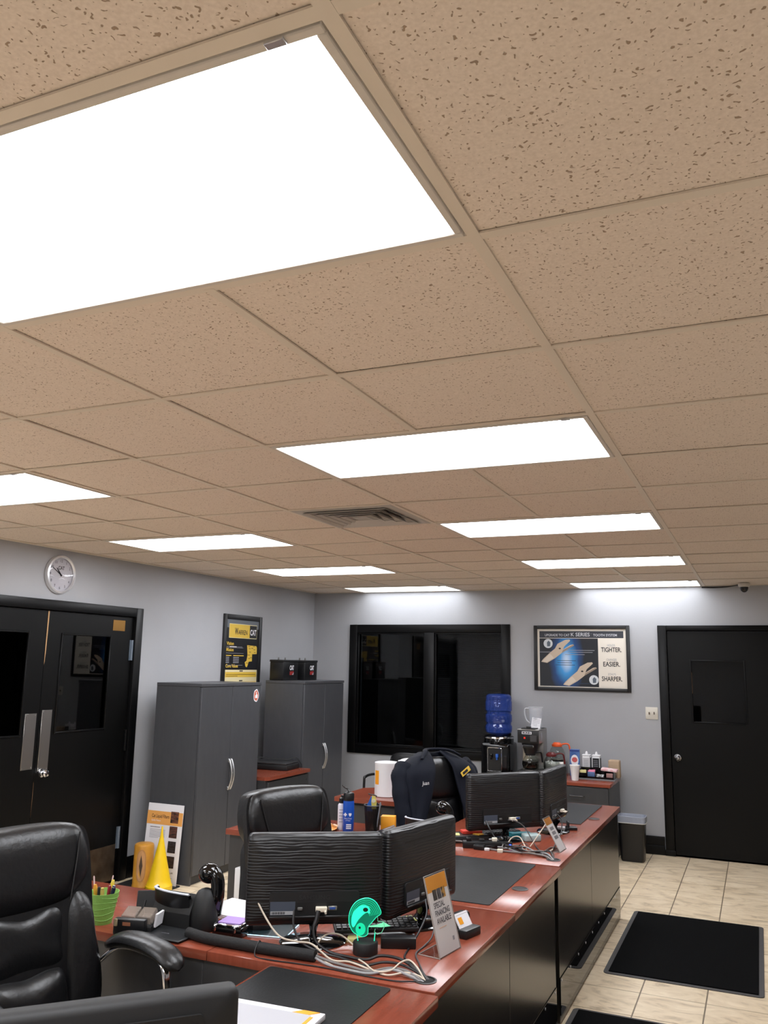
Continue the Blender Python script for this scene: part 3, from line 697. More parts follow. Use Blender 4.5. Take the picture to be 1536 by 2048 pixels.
# desk in the middle: counter along the aisle and a return to the left
dA = thing('desk', 'middle cherry-topped desk with the two big monitors and the green lamp', 'desk', (0,0,0), 0, 'cherry-topped desks in a row')
top(dA, 'counter_top', -1.335, -.505, 1.18, 2.112, CHERRY)
top(dA, 'counter_top', -1.335, -.505, 2.1135, 2.985, CHERRY)
rA = thing('desk_return', 'cherry-topped desk return carrying the phone and the green pen cup', 'desk')
top(rA, 'return_top', -2.62, -1.337, 1.18, 1.72, CHERRYX)
panel(dA, 'front_panel', -.548, -.530, 1.192, 2.112, .008, DZ-TT)
panel(dA, 'front_panel', -.548, -.530, 2.116, 2.938, .008, DZ-TT)
panel(dA, 'kick_strip', -.552, -.547, 1.192, 2.938, 0, .008, BLACKMATT)
kick_plate(dA, -.530, 1.20, 2.936)
panel(dA, 'end_panel', -1.357, -.552, 1.192, 1.212, .0, DZ-TT, CHARCOAL)
panel(dA, 'end_panel', -1.30, -.60, 2.918, 2.938, .0, DZ-TT, CHARCOAL)
panel(rA, 'return_panel', -2.60, -1.358, 1.192, 1.212, .0, DZ-TT, CHARCOAL)
panel(rA, 'return_side', -2.60, -2.58, 1.214, 1.70, .0, DZ-TT, CHARCOAL)
grommet(dA, -.567, 1.262, True); grommet(dA, -.583, 2.485, False)
# desk nearest the viewer
dC = thing('desk', 'nearest cherry-topped desk with the single monitor at the bottom edge', 'desk', (0,0,0), 0, 'cherry-topped desks in a row')
top(dC, 'counter_top', -1.075, -.487, -.75, 1.163, CHERRY)
panel(dC, 'front_panel', -.530, -.512, -.74, .20, .008, DZ-TT)
panel(dC, 'front_panel', -.530, -.512, .204, 1.150, .008, DZ-TT)
panel(dC, 'end_panel', -1.06, -.534, 1.130, 1.150, 0, DZ-TT, CHARCOAL)
panel(dC, 'end_panel', -1.06, -.534, -.74, -.72, 0, DZ-TT, CHARCOAL)
# far desk: counter plus near return
dB = thing('desk', 'farthest cherry-topped desk along the aisle, with the tangle of cables', 'desk', (0,0,0), 0, 'cherry-topped desks in a row')
top(dB, 'counter_top', -1.36, -.520, 3.003, 5.05, CHERRY)
rB = thing('desk_return', 'cherry-topped desk return carrying the blue bottle and pencil pot', 'desk')
top(rB, 'return_top', -2.50, -1.362, 3.003, 3.56, CHERRYX)
panel(dB, 'front_panel', -.556, -.538, 3.055, 3.965, .008, DZ-TT)
panel(dB, 'front_panel', -.556, -.538, 3.969, 5.035, .008, DZ-TT)
kick_plate(dB, -.538, 3.062, 5.03)
panel(dB, 'end_panel', -1.35, -.558, 5.015, 5.035, 0, DZ-TT, CHARCOAL)
panel(dB, 'end_panel', -1.35, -.558, 3.055, 3.075, 0, DZ-TT, CHARCOAL)
panel(rB, 'return_panel', -2.48, -1.362, 3.020, 3.040, 0, DZ-TT, CHARCOAL)
panel(rB, 'return_side', -2.48, -2.46, 3.042, 3.54, 0, DZ-TT, CHARCOAL)
grommet(dB, -.575, 3.128, True); grommet(dB, -.599, 4.443, False)
tag(B().box(-2.392, -2.335, 2.955, 3.018, .385, .552, .004).obj('power_box', WHITE), 'slim white plastic box fixed to the grey end of the far desk', 'power box')
# credenza behind the jacket chair
cr = thing('credenza', 'cherry-topped credenza carrying the white buckets behind the jacket chair', 'credenza', (0,0,0))
B().prism([(-2.50,4.42),(-1.52,4.42),(-1.52,5.02),(-2.40,5.02),(-2.50,4.93)], TT, (0,0,DZ-TT), (1,0,0), (0,1,0)).obj('top', CHERRYX, cr, smooth=False)
B().box(-2.48, -1.53, 4.46, 5.00, .02, DZ-TT).obj('body', CHARCOAL, cr, smooth=False)
for x0, x1 in ((-2.46, -2.00), (-1.99, -1.54)):
    for z0, z1 in ((.40, .70), (.05, .39)):
        d = B().box(x0, x1, 4.442, 4.46, z0, z1, .002, 1).obj('drawer', CHARCOAL, cr); bar_pull(d, (x0+x1)/2+.10, 4.442, z1-.06, .12)

# desk pads
def pad(x0, x1, y0, y1, label):
    t = thing('desk_pad', label, 'desk pad', (x0, y0, DZ), 0, 'black desk pads'); w_, d_ = x1-x0, y1-y0
    B().prism(rrect(0, w_, 0, d_, .012, 4), .003, (0,0,0), (1,0,0), (0,1,0)).obj('sheet', PADLEA, t, smooth=False)
pad(-1.12, -.628, 2.165, 2.975, 'black vinyl desk pad on the middle desk beside the big monitors')
pad(-1.062, -.633, .43, 1.148, 'black vinyl desk pad on the nearest desk under the white folder')
pad(-1.14, -.640, 4.19, 5.02, 'black vinyl desk pad at the far end of the farthest desk')

# ================================================================== MONITORS
def ridged(name):
    m = bpy.data.materials.new(name); m.use_nodes = True; N = m.node_tree.nodes; L = m.node_tree.links; b = N['Principled BSDF']
    b.inputs['Base Color'].default_value = lin((22,22,24)); b.inputs['Roughness'].default_value = .38
    tc = N.new('ShaderNodeTexCoord')
    nz = N.new('ShaderNodeTexNoise'); nz.inputs['Scale'].default_value = 14; nz.inputs['Detail'].default_value = 2
    mp = N.new('ShaderNodeMapping'); mp.inputs['Scale'].default_value = (.55, .55, 2.2); L.new(tc.outputs['Object'], mp.inputs[0]); L.new(mp.outputs[0], nz.inputs['Vector'])
    sx = N.new('ShaderNodeSeparateXYZ'); L.new(tc.outputs['Object'], sx.inputs[0])
    a = N.new('ShaderNodeMath'); a.operation = 'MULTIPLY_ADD'; L.new(nz.outputs[0], a.inputs[0]); a.inputs[1].default_value = .024; L.new(sx.outputs[2], a.inputs[2])
    s = N.new('ShaderNodeMath'); s.operation = 'MULTIPLY'; L.new(a.outputs[0], s.inputs[0]); s.inputs[1].default_value = 2*PI/.0100
    si = N.new('ShaderNodeMath'); si.operation = 'SINE'; L.new(s.outputs[0], si.inputs[0])
    bp = N.new('ShaderNodeBump'); bp.inputs['Strength'].default_value = .42; bp.inputs['Distance'].default_value = .0014
    L.new(si.outputs[0], bp.inputs['Height']); L.new(bp.outputs[0], b.inputs['Normal'])
    return m
RIDGE = ridged('ridged black plastic')
VGAW = mat('ivory connector', (222,214,196), .45)
VGAB = mat('blue connector', (48,84,160), .5)
LABELM = mat('grey blue rating label', (70,78,92), .45)
SCREEN = mat('dark screen glass', (8,8,10), .12)
def monitor(cx, cy, ang, label, bx_=0, by_=0, w=.485, z0=.81, z1=1.12, vent=False):
    """back faces local -Y"""
    t = thing('monitor', label, 'monitor', (cx, cy, DZ), ang, None if vent else 'ridged black monitors on the desks')
    a, b_ = z0-DZ, z1-DZ; hgt = b_-a
    # front shell and bulging back, one continuous casing
    oc = rrect(-w/2, w/2, a, b_, .018, 4); k = len(oc)
    cb = B(); cz = (a+b_)/2
    def ring(sx, sz, y, dz=0): return [(p[0]*sx, y, cz+dz+(p[1]-cz)*sz) for p in oc]
    rings = [ring(.985,.98,.020), ring(1,1,.016), ring(1,1,-.006), ring(.992,.988,-.013), ring(.975,.962,-.020), ring(.93,.90,-.025), ring(.70,.62,-.033,-.012), ring(.4,.35,-.036,-.02), ring(.05,.05,-.037,-.02)]
    vs = sum(rings, []); fs = []
    for i in range(len(rings)-1):
        for j in range(k): fs.append((i*k+j, i*k+(j+1) % k, (i+1)*k+(j+1) % k, (i+1)*k+j))
    fs += [tuple(range(k-1,-1,-1)), tuple(range((len(rings)-1)*k, len(rings)*k))]
    cs = cb.add(vs, fs).obj('casing', BLACKMATT if vent else RIDGE, t, ang=60)
    B().box(-w/2+.014, w/2-.014, .0195, .0215, a+.020, b_-.014).obj('screen', SCREEN, t, smooth=False)
    U_, V_ = Vector((1,0,0)), Vector((0,0,1))
    if vent:
        for i in range(7): B().box(-w*.40, w*.33, -.038, -.034, b_-.055-i*.014, b_-.049-i*.014, .001, 1).obj('vent_slat', BLACKPL, t)
        B().prism(rrect(-w*.42, w*.35, b_-.165, b_-.035, .008, 3), .006, (0,-.030,0), U_, V_).obj('vent_panel', BLACKMATT, t, smooth=False)
    else:
        # hand-hold slot near the top
        s = B().prism(rrect(-.155, .155, b_-.062, b_-.046, .008, 5), .008, (0,-.0225,0), U_, V_).obj('slot', mat('slot black', (7,7,8), .5), t)
        B().prism(rrect(-.158, .158, b_-.068, b_-.0615, .003, 3), .0095, (0,-.0225,0), U_, V_).obj('slot_lip', BLACKPL, s)
        # recessed port bay and its shelf
        B().prism(rrect(-.160, .160, a+.035, a+.118, .012, 4), .006, (0,-.034,0), U_, V_).obj('port_bay', BLACKMATT, t, smooth=False)
        B().prism(rrect(-.155, .155, a+.040, a+.084, .004, 3), .0015, (0,-.040,0), U_, V_).obj('port_recess', mat('port black', (9,9,10), .6), t, smooth=False)
        B().box(-.158, .158, -.052, -.040, a+.033, a+.040, .002, 1).obj('port_shelf', BLACKPL, t)
        text(t, 'embossed_lettering', 'SAMSUNG', mat('emboss black', (38,38,40), .35), (0,-.0402, a+.092), U_, V_, w=.11, h=.014, align='C', bold=.01)
        l = B().box(-.156, -.068, -.0425, -.0415, a+.042, a+.086).obj('rating_label', LABELM, t, smooth=False)
        B().box(-.154, -.070, -.0430, -.0425, a+.043, a+.055).obj('barcode_strip', mat('label strip', (168,170,174), .5), l, smooth=False)
        for i in range(14): pass
        bars = B()
        for i in range(16): bars.box(-.150+i*.0030, -.1488+i*.0030+.0006*(i % 3), -.0434, -.0430, a+.045, a+.053)
        bars.obj('barcode', INK, l, smooth=False)
        B().box(-.060, -.042, -.052, -.0415, a+.058, a+.068, .002, 1).obj('power_plug', mat('grey plug', (90,90,88), .5), t)
        v_ = B().box(.004, .044, -.062, -.0415, a+.054, a+.070, .002, 1).obj('video_plug', VGAW, t)
        for xx in (.006, .034): B().cyl((xx+.004, -.062, a+.058), (xx+.004, -.078, a+.056), .004, n=10).obj('thumb_screw', VGAW, v_)
        B().box(.048, .080, -.046, -.0415, a+.056, a+.070, .0015, 1).obj('video_port', mat('port metal', (150,148,142), .4, .6), t)
        B().box(.053, .074, -.048, -.046, a+.059, a+.067, .001, 1).obj('video_socket', VGAB, t)
    # neck and round glossy foot
    nz = []
    for i in range(9):
        s = i/8; nz.append((bx_*(1-s), by_*(1-s)-.012*s, .012+s*(a+.01-.012)))
    B().tube(nz, [.036,.028,.023,.021,.021,.023,.026,.030,.034], 14, flat=.6).obj('neck', GLOSSBLK, t)
    B().lathe([(.118,0),(.120,.003),(.112,.008),(.06,.013),(.028,.017)], (bx_, by_, 0), 40, 1, .80).obj('foot', GLOSSBLK, t)
    return t
monitor(-1.06, 1.43, 31, 'ridged black monitor on the middle desk, left of the pair, back to the viewer')
monitor(-.80, 1.81, 78.5, 'ridged black monitor on the middle desk, right of the pair, turned edgeways')
monitor(-.94, 3.50, 46.6, 'ridged black monitor on the far desk in front of the jacket chair')
monitor(-.745, 3.89, 86, 'ridged black monitor on the far desk, right of its pair, nearly edge-on')
monitor(-.70, -.05, 46, 'plain black vented monitor back cut off by the bottom left picture edge', z1=1.10, vent=True)

# ================================================================== EXECUTIVE CHAIRS
def smooth_outline(pts, n=6): return [(p.x, p.y) for p in catmull([(a, b_, 0) for a, b_ in pts], n, True)]
def exec_chair(loc, rz, label, tilt=0, lift=0.0, arm_up=0.0):
    t = thing('office_chair', label, 'chair', loc, rz, 'black leather executive chairs')
    # five-star base
    for i in range(5):
        a = 2*PI*i/5+.3; e = Vector((math.cos(a), math.sin(a), 0))
        l = B().tube([e*.03+Vector((0,0,.105)), e*.16+Vector((0,0,.09)), e*.295+Vector((0,0,.07))], [.030,.024,.018], 10, flat=.7).obj('base_leg', BLACKPL, t)
        q = Vector((-e.y, e.x, 0)); c0 = e*.295
        B().cyl(c0+q*.022+Vector((0,0,.028)), c0-q*.022+Vector((0,0,.028)), .028, n=16).cyl(c0+Vector((0,0,.03)), c0+Vector((0,0,.07)), .010, n=10).obj('caster', BLACKMATT, l)
    B().cyl((0,0,.06), (0,0,.27), .030, n=20).cyl((0,0,.27), (0,0,.40+lift), .016, n=16).obj('gas_column', CHROME, t)
    B().box(-.13, .13, -.12, .10, .385+lift, .425+lift, .012).obj('seat_mechanism', BLACKPL, t)
    B().cushion(smooth_outline([(-.25,-.22),(-.20,-.27),(.20,-.27),(.25,-.22),(.265,.05),(.25,.22),(.18,.27),(-.18,.27),(-.25,.22),(-.265,.05)]), .075, .055, (0,0,.475+lift), (1,0,0), (0,1,0), (0,0,1)).obj('seat', LEATHER, t)
    # backrest, leaning back
    la = R(11+tilt); vv = Vector((0,-math.sin(la), math.cos(la))); nn = Vector((0, math.cos(la), math.sin(la))); oo = Vector((0,-.215,.475+lift)); uu = Vector((1,0,0))
    K = dict(o=oo, u=uu, v=vv, n=nn)
    def bow(a, b_): return .028*min(1.0, (abs(a)/.25)**2)
    shell_ = smooth_outline([(-.20,.0),(-.25,.06),(-.275,.18),(-.265,.34),(-.265,.50),(-.255,.64),(-.20,.685),(0,.70),(.20,.685),(.255,.64),(.265,.50),(.265,.34),(.275,.18),(.25,.06),(.20,.0),(0,-.01)], 4)
    Ks = dict(K); Ks['n'] = -nn; Ks['o'] = oo+nn*.01
    B().cushion(shell_, .035, .03, warp=lambda a, b_: -bow(a, b_), **Ks).obj('back_shell', LEATHER, t)
    head = smooth_outline([(-.225,.475),(-.255,.53),(-.252,.62),(-.215,.685),(-.10,.705),(.10,.705),(.215,.685),(.252,.62),(.255,.53),(.225,.475),(.16,.432),(0,.415),(-.16,.432)], 5)
    hd = B().cushion(head, .098, .04, rings=9, p=3.2, warp=bow, **K).obj('headrest', LEATHER, t)
    for s in (-1, 1):
        pts = [(s*.150,.440),(s*.165,.50),(s*.185,.58),(s*.200,.655)]
        P = [oo+uu*a+vv*b_+nn*(.098*max(0, 1-(abs(a)/.255)**3.2*.9)**(1/3.2)+bow(a, b_)+.002) for a, b_ in pts]
        B().tube(catmull(P, 4), .0035, 6).obj('seam', mat('seam leather', (12,12,13), .4), hd)
    mid = smooth_outline([(-.150,.235),(-.160,.32),(-.165,.41),(-.12,.445),(0,.425),(.12,.445),(.165,.41),(.160,.32),(.150,.235),(0,.225)], 5)
    B().cushion(mid, .085, .02, rings=8, p=2.8, warp=bow, **K).obj('mid_cushion', LEATHER, t)
    lum = smooth_outline([(-.165,.0),(-.17,.10),(-.155,.225),(-.10,.250),(0,.242),(.10,.250),(.155,.225),(.17,.10),(.165,.0),(0,-.01)], 5)
    B().cushion(lum, .112, .02, rings=8, p=2.6, warp=bow, **K).obj('lumbar_cushion', LEATHER, t)
    for s in (-1, 1):
        bo = smooth_outline([(s*.150,.01),(s*.145,.20),(s*.155,.42),(s*.20,.485),(s*.255,.44),(s*.268,.34),(s*.290,.20),(s*.285,.08),(s*.23,.0)], 4)
        B().cushion(bo, .085, .03, rings=7, p=2.4, warp=bow, **K).obj('side_bolster', LEATHER, t)
        # arm: padded top on a chrome loop
        LZ = Vector((0,0,lift+arm_up))
        ap = catmull([Vector(q)+LZ for q in ((s*.315,-.19,.66), (s*.32,-.10,.695), (s*.32,.02,.70), (s*.315,.12,.685), (s*.305,.19,.655))], 5)
        n_ = len(ap); rr = [.006+.042*max(0, 1-abs(2*i/(n_-1)-1)**4)**.5 for i in range(n_)]
        ar = B().tube(ap, rr, 14, flat=.55).obj('arm_pad', LEATHER, t)
        B().tube(catmull([Vector(q)+LZ for q in ((s*.27,-.20,.60), (s*.315,-.12,.668), (s*.318,.04,.672), (s*.312,.12,.64), (s*.31,.13,.54), (s*.30,.07,.44), (s*.20,.03,.42))], 6), .015, 10, flat=.55).obj('arm_frame', CHROME, ar)
    return t
exec_chair((-1.597, .785, 0), -101, 'black leather executive chair at the bottom left before the nearest desk', lift=-.015, arm_up=.085)
exec_chair((-1.462, 2.275, 0), -110, 'black leather executive chair behind the middle desk, only its headrest showing', lift=-.055)
ch3 = exec_chair((-1.33, 3.99, 0), -120, 'black leather executive chair draped with the navy jacket', lift=-.06)
# guest chair by the window
g = thing('guest_chair', 'black guest chair with looped metal arms under the dark window', 'chair', (-2.83, 6.50, 0), 180)
GM = mat('black tubular metal', (24,24,26), .35, .3)
for s in (-1, 1):
    fr = [(s*.285,-.24,.012), (s*.285,.20,.012), (s*.285,.235,.05), (s*.285,.235,.58), (s*.285,.20,.645), (s*.285,.02,.650), (s*.28,-.16,.620), (s*.255,-.235,.60)]
    B().tube(catmull(fr, 5), .0125, 10).obj('arm_frame', GM, g)
    B().tube([(s*.24,-.20,.40), (s*.24,-.25,.60), (s*.22,-.29,.78)], .011, 10).obj('back_post', GM, g)
    B().tube([(s*.285,.10,.40), (s*.10,.10,.41)], .011, 8).obj('seat_rail', GM, g)
B().cushion(smooth_outline([(-.23,-.22),(.23,-.22),(.24,0),(.23,.23),(-.23,.23),(-.24,0)], 5), .035, .04, (0,0,.44), (1,0,0), (0,1,0), (0,0,1)).obj('seat', LEATHER, g)
B().cushion(smooth_outline([(-.23,0),(-.25,.15),(-.22,.32),(0,.345),(.22,.32),(.25,.15),(.23,0),(0,-.01)], 5), .035, .03, (0,-.262,.50), (1,0,0), (0,-.17,.985), (0,.985,.17)).obj('backrest', LEATHER, g)

# ================================================================== JACKET ON THE FAR CHAIR
def jacket():
    t = thing('jacket', 'navy work jacket hung over the far leather chair', 'jacket', (-1.33, 3.99, -.06), -120)
    NAVY = mat('navy cotton twill', (10,15,28), .8, spec=.25, bump=(26, .5, (1,1,1)))
    la = R(11); oo = Vector((0,-.215,.475)); vv = Vector((0,-math.sin(la), math.cos(la))); nn = Vector((0, math.cos(la), math.sin(la)))
    def pt(a, h, d): return oo+Vector((a,0,0))+vv*h+nn*d
    rnd = random.Random(3)
    rows, cols = 22, 60
    vs = []; fs = []
    for i in range(rows+1):
        s = i/rows
        drop = .62*s
        # half width and depth of the wrap at this height
        sh = min(1, s/.16)
        wx = .10+.205*math.sin(sh*PI/2)+.015*s
        df = .035+.105*math.sin(min(1, s/.22)*PI/2)      # front bulge
        db = .03+.045*math.sin(min(1, s/.22)*PI/2)
        gap_l = .035+.10*s; gap_r = .05+.20*min(1, s*1.25)
        hh = .735-drop+(.0 if s > 0 else 0)
        for j in range(cols+1):
            u = j/cols
            # path: left inner edge -> left side -> back -> right side -> right inner edge
            if u < .28:
                q = u/.28; a = -gap_l-(wx-gap_l)*math.sin(q*PI/2)**.9; d = df*math.cos(q*PI/2)**.45
            elif u < .5:
                q = (u-.28)/.22; a = -wx*math.cos(q*PI/2)**.5; d = -db*math.sin(q*PI/2)**.5
            elif u < .72:
                q = (u-.5)/.22; a = wx*math.sin(q*PI/2)**.5; d = -db*math.cos(q*PI/2)**.5
            else:
                q = (u-.72)/.28; a = gap_r+(wx-gap_r)*math.cos(q*PI/2)**.9; d = df*math.sin(q*PI/2)**.45
            slope = .55*max(0, abs(a)-.10)**1.6*(1-.5*s)
            fold = .010*math.sin(u*46+s*5)*s+.007*math.sin(u*23-s*9+1)
            vs.append(pt(a*(1+.02*math.sin(s*9)), hh-slope, d+fold))
    w_ = cols+1
    for i in range(rows):
        for j in range(cols): fs.append((i*w_+j, i*w_+j+1, (i+1)*w_+j+1, (i+1)*w_+j))
    body = B().add(vs, fs).obj('body', NAVY, t, ang=70)
    so = body.modifiers.new('thickness', 'SOLIDIFY'); so.thickness = .010; so.offset = 1
    # collar folded over the chair top
    cp = [(-.16,.700,.11), (-.10,.735,.09), (-.06,.752,.03), (0,.758,-.02), (.07,.752,.02), (.12,.735,.08), (.18,.690,.115)]
    B().tube(catmull([pt(*c_) for c_ in cp], 6), [.011+.008*math.sin(PI*i/36) for i in range(37)], 10, flat=.55).obj('collar', NAVY, t, ang=70)
    for s in (-1, 1):
        sp = [(s*.26,.665,.02), (s*.315,.60,.03), (s*.335,.46,.05), (s*.335,.30,.06), (s*.325,.14,.07), (s*.32,.04,.075)]
        P = catmull([pt(*c_) for c_ in sp], 6); k = len(P)
        B().tube(P, [.062-.014*i/k+.004*math.sin(i*1.3) for i in range(k)], 14, flat=.62).obj('sleeve', NAVY, t, ang=70)
    # name and logo patches on the chest
    U_ = Vector((1,0,0)); n_ = nn
    def on_front(a, h): return pt(a, h, .158)
    text(t, 'name_embroidery', 'Juan', mat('white thread', (225,225,225), .7), on_front(.238,.525), -U_, vv, w=.06, h=.024, lift=0, shear=.25)
    pb = Matrix.Rotation(R(28), 4, nn) @ Vector((-1,0,0)); pv = Matrix.Rotation(R(28), 4, nn) @ vv
    flat(t, 'logo_patch', rect(-.045, .045, -.016, .016), YEL, pt(-.150,.590,.156), pb, pv, 0, .002)
    flat(t, 'logo_mark', rect(-.030, .020, -.008, .008), INK, pt(-.150,.590,.158), pb, pv, .0008, .001)
    return t
jacket()

# ================================================================== FLOOR THINGS
def floor_mat_thing(x0, x1, y0, y1, label):
    t = thing('floor_mat', label, 'floor mat', (x0, y0, 0), 0, 'black rubber-edged floor mats'); w_, d_ = x1-x0, y1-y0
    B().prism(rrect(0, w_, 0, d_, .03, 5), .005, (0,0,0), (1,0,0), (0,1,0)).obj('rubber_edge', mat('grey rubber edge', (70,68,68), .6), t, smooth=False)
    B().box(.028, w_-.028, .028, d_-.028, .005, .011, .002, 1).obj('carpet', mat('black mat pile', (7,7,8), .95, spec=.1, bump=(400, .8, (1,1,1))), t)
floor_mat_thing(-.472, .378, 3.885, 5.265, 'black carpet mat with a grey rubber edge lying in the tiled aisle')
floor_mat_thing(-.520, .60, 2.00, 3.30, 'black carpet mat at the bottom picture edge beside the middle desk')
t = thing('floor_mat', 'thin black mat by the double doors under the yellow canister and cone', 'floor mat', (-4.22, 3.30, 0))
B().prism(rrect(0, .47, 0, 1.0, .02, 4), .006, (0,0,0), (1,0,0), (0,1,0)).obj('sheet', RUBBER, t, smooth=False)

# waste bin with liner
t = thing('waste_bin', 'black plastic waste bin with a translucent liner beside the back door', 'waste bin', (-.70, 6.95, 0))
def tub(prof, n=6):
    """rectangular tub from (half x, half y, z) rings"""
    b = B(); vs = []; fs = []; k = 0
    for hx, hy, z in prof:
        o_ = rrect(-hx, hx, -hy, hy, min(hx, hy)*.35, n); k = len(o_); vs += [(a, c_, z) for a, c_ in o_]
    for i in range(len(prof)-1):
        for j in range(k): fs.append((i*k+j, i*k+(j+1) % k, (i+1)*k+(j+1) % k, (i+1)*k+j))
    fs.append(tuple(range(k-1,-1,-1)))
    return b.add(vs, fs)
bb = tub([(.095,.070,.0),(.103,.078,.02),(.118,.090,.36),(.122,.094,.37),(.122,.094,.385),(.115,.087,.385),(.108,.080,.30),(.092,.068,.02),(.02,.02,.018)]); bb.obj('bin', BLACKPL, t)
ln = tub([(.1245,.0965,.335),(.126,.098,.36),(.1255,.0975,.392),(.118,.090,.396),(.110,.082,.37),(.105,.078,.30),(.098,.072,.15),(.05,.03,.06)])
ln.obj('liner', mat('translucent grey liner', (150,156,170), .35, bump=(24, 1.0, (1,1,.15))), t)
B().tube([(p_[0], p_[1], .338) for p_ in rrect(-.1255,.1255,-.0975,.0975,.034,6)], .0035, 6, closed=True).obj('liner_hem', mat('pale liner hem', (196,196,190), .5), t)

# display board, canister and cone by the double doors
t = thing('display_board', 'white filter display board with an orange band leaning on the tall cabinet', 'display board', (-4.118, 4.262, .006)); t.rotation_euler = (R(-5), 0, 0)
BWd, BH = .345, .592
B().box(0, BWd, 0, .006, 0, BH, .001, 1).obj('board', PAPER, t)
U, V = Vector((1,0,0)), Vector((0,0,1)); o0 = Vector((0,0,0))
flat(t, 'print_band', rect(0, BWd, .435, .535), mat('amber print', (232,168,92), .5), o0, U, V)
text(t, 'lettering', 'Cat Liquid Filters', INK, o0+U*.045+V*.485, U, V, w=.17, h=.026, lift=.0018, bold=.01)
text(t, 'lettering', 'Quality Matters', PAPER, o0+U*.045+V*.458, U, V, w=.09, h=.013, lift=.0018)
flat(t, 'print_line', rect(.04, .135, .412, .416), INK, o0, U, V)
for i in range(7): flat(t, 'print_line', rect(.04, .19-.02*(i == 6)*3, .395-i*.010, .398-i*.010), GREYP, o0, U, V)
for i, c_ in enumerate(((120,76,58),(104,66,56),(58,54,58),(66,52,46))):
    z = .455-i*.110
    flat(t, 'photo_print', rect(.230, .305, z, z+.085), mat('photo print %d' % i, c_, .5, var=((30,26,26), 22, (1,1,3), .4, .62)), o0, U, V, .0016)
text(t, 'lettering', 'CATERPILLAR', INK, o0+U*.215+V*.085, U, V, w=.09, h=.011, bold=.02)
flat(t, 'print_line', rect(.235, .30, .050, .053), GREYP, o0, U, V)

t = thing('oil_filter', 'dull yellow filter canister with a cutaway window standing by the double doors', 'canister', (-4.005, 4.15, .006))
CANY = mat('worn yellow enamel', (206,148,52), .42, var=((186,128,44), 12, (1,1,1), .4, .7))
B().lathe([(.076,0),(.079,.004),(.079,.012),(.075,.018),(.075,.30),(.070,.312),(.058,.318),(.001,.319)], n=36).obj('can', CANY, t)
wv = Vector((.42,-.907,0)); wu = Vector((.907,.42,0))
def wrap(poly, r):     # bend a flat outline onto the can side
    out = []
    for a, z in poly:
        an = math.atan2(wv.y, wv.x)+a/.075
        out.append(Vector((r*math.cos(an), r*math.sin(an), z)))
    return out
def wrapped(name, poly, r, mt, parent):
    P = wrap(poly, r); k = len(P); cz = sum(p_.z for p_ in P)/k
    an = math.atan2(wv.y, wv.x); vs = P+[p_*1.0-Vector((p_.x, p_.y, 0))*.03 for p_ in P]
    return B().add(vs, [tuple(range(k)), tuple(range(2*k-1, k-1, -1))]+[(i, k+i, k+(i+1) % k, (i+1) % k) for i in range(k)]).obj(name, mt, parent, smooth=False)
win_poly = [(.038*math.cos(2*PI*i/28)*1.0, .165+.118*math.copysign(abs(math.sin(2*PI*i/28))**.55, math.sin(2*PI*i/28))) for i in range(28)]
wrapped('cutaway_rim', win_poly, .0765, mat('tan filter paper', (182,132,78), .6), t)
wrapped('cutaway', [(a*.78, .165+(z-.165)*.92) for a, z in win_poly], .0772, mat('pale filter paper', (196,146,96), .6), t)
wrapped('filter_pleats', [(0,.085),(.006,.12),(.013,.165),(.006,.21),(0,.245),(-.006,.21),(-.013,.165),(-.006,.12)], .078, mat('dark pleats', (74,56,40), .7), t)

t = thing('funnel_cone', 'bright yellow tapered plastic cone standing in front of the display board', 'cone', (-3.815, 4.11, .006))
B().lathe([(.098,0),(.100,.004),(.100,.040),(.094,.046),(.082,.085),(.052,.21),(.026,.33),(.010,.405),(.006,.462),(.001,.466)], n=36).obj('body', mat('bright yellow plastic', (236,196,22), .4), t)
for a, z in ((-1.9,.018),(-1.2,.012),(-.9,.020),(-1.05,.016)):
    p_ = Vector((.1005*math.cos(a), .1005*math.sin(a), z)); B().ball(p_, .006, .006, .004, 8, 6).obj('scuff', INK, t)

# ================================================================== COFFEE CORNER
HC = .70
t = thing('coffee_cabinet', 'low charcoal lateral file with a cherry top under the coffee things', 'cabinet', (-1.80, 6.565, 0))
W, D = .972, .63
B().box(.012, W-.012, .02, D, 0, HC-.03).obj('body', CHARCOAL, t, smooth=False)
B().box(0, W, 0, D, HC-.03, HC, .0025).obj('top', CHERRYX, t)
for z0, z1 in ((.36, HC-.04), (.03, .35)):
    d = B().box(.02, W-.02, .004, .02, z0, z1, .002, 1).obj('drawer', CHARCOAL, t)
    bar_pull(d, W-.30, .004, z1-.075, .13)

# water cooler and its bottle
t = thing('water_cooler', 'black floor-standing water cooler left of the coffee maker', 'water cooler', (-2.005, 7.10, 0))
B().box(-.150, .150, -.15, .16, 0, .97, .03, 4).lathe([(.150,.96),(.150,1.02),(.140,1.035),(.085,1.04),(.080,1.02)], n=40).obj('body', GLOSSBLK, t)
B().lathe([(.1515,1.012),(.1545,1.018),(.1515,1.026)], n=40, cap=False).obj('chrome_ring', CHROME, t)
nf = B().prism(rrect(-.075, .075, .70, .93, .018, 4), .010, (0,-.152,0), (1,0,0), (0,0,1)).obj('spout_panel', BLACKPL, t, smooth=False)
B().tube([(p_[0], -.163, p_[1]) for p_ in rrect(-.072,.072,.702,.928,.018,5)], .004, 6, closed=True).obj('panel_rim', CHROME, nf)
for xx in (-.03, .03): B().box(xx-.012, xx+.012, -.195, -.160, .835, .87, .004).cyl((xx,-.185,.815), (xx,-.185,.84), .007, n=10).obj('tap', GLOSSBLK if xx < 0 else mat('blue tap', (40,96,190), .4), nf)
B().box(-.07, .07, -.20, -.150, .690, .705, .003).obj('drip_tray', BLACKPL, t)
BLUEW = mat('blue polycarbonate', (40,68,150), .05, alpha=.58, spec=.8)
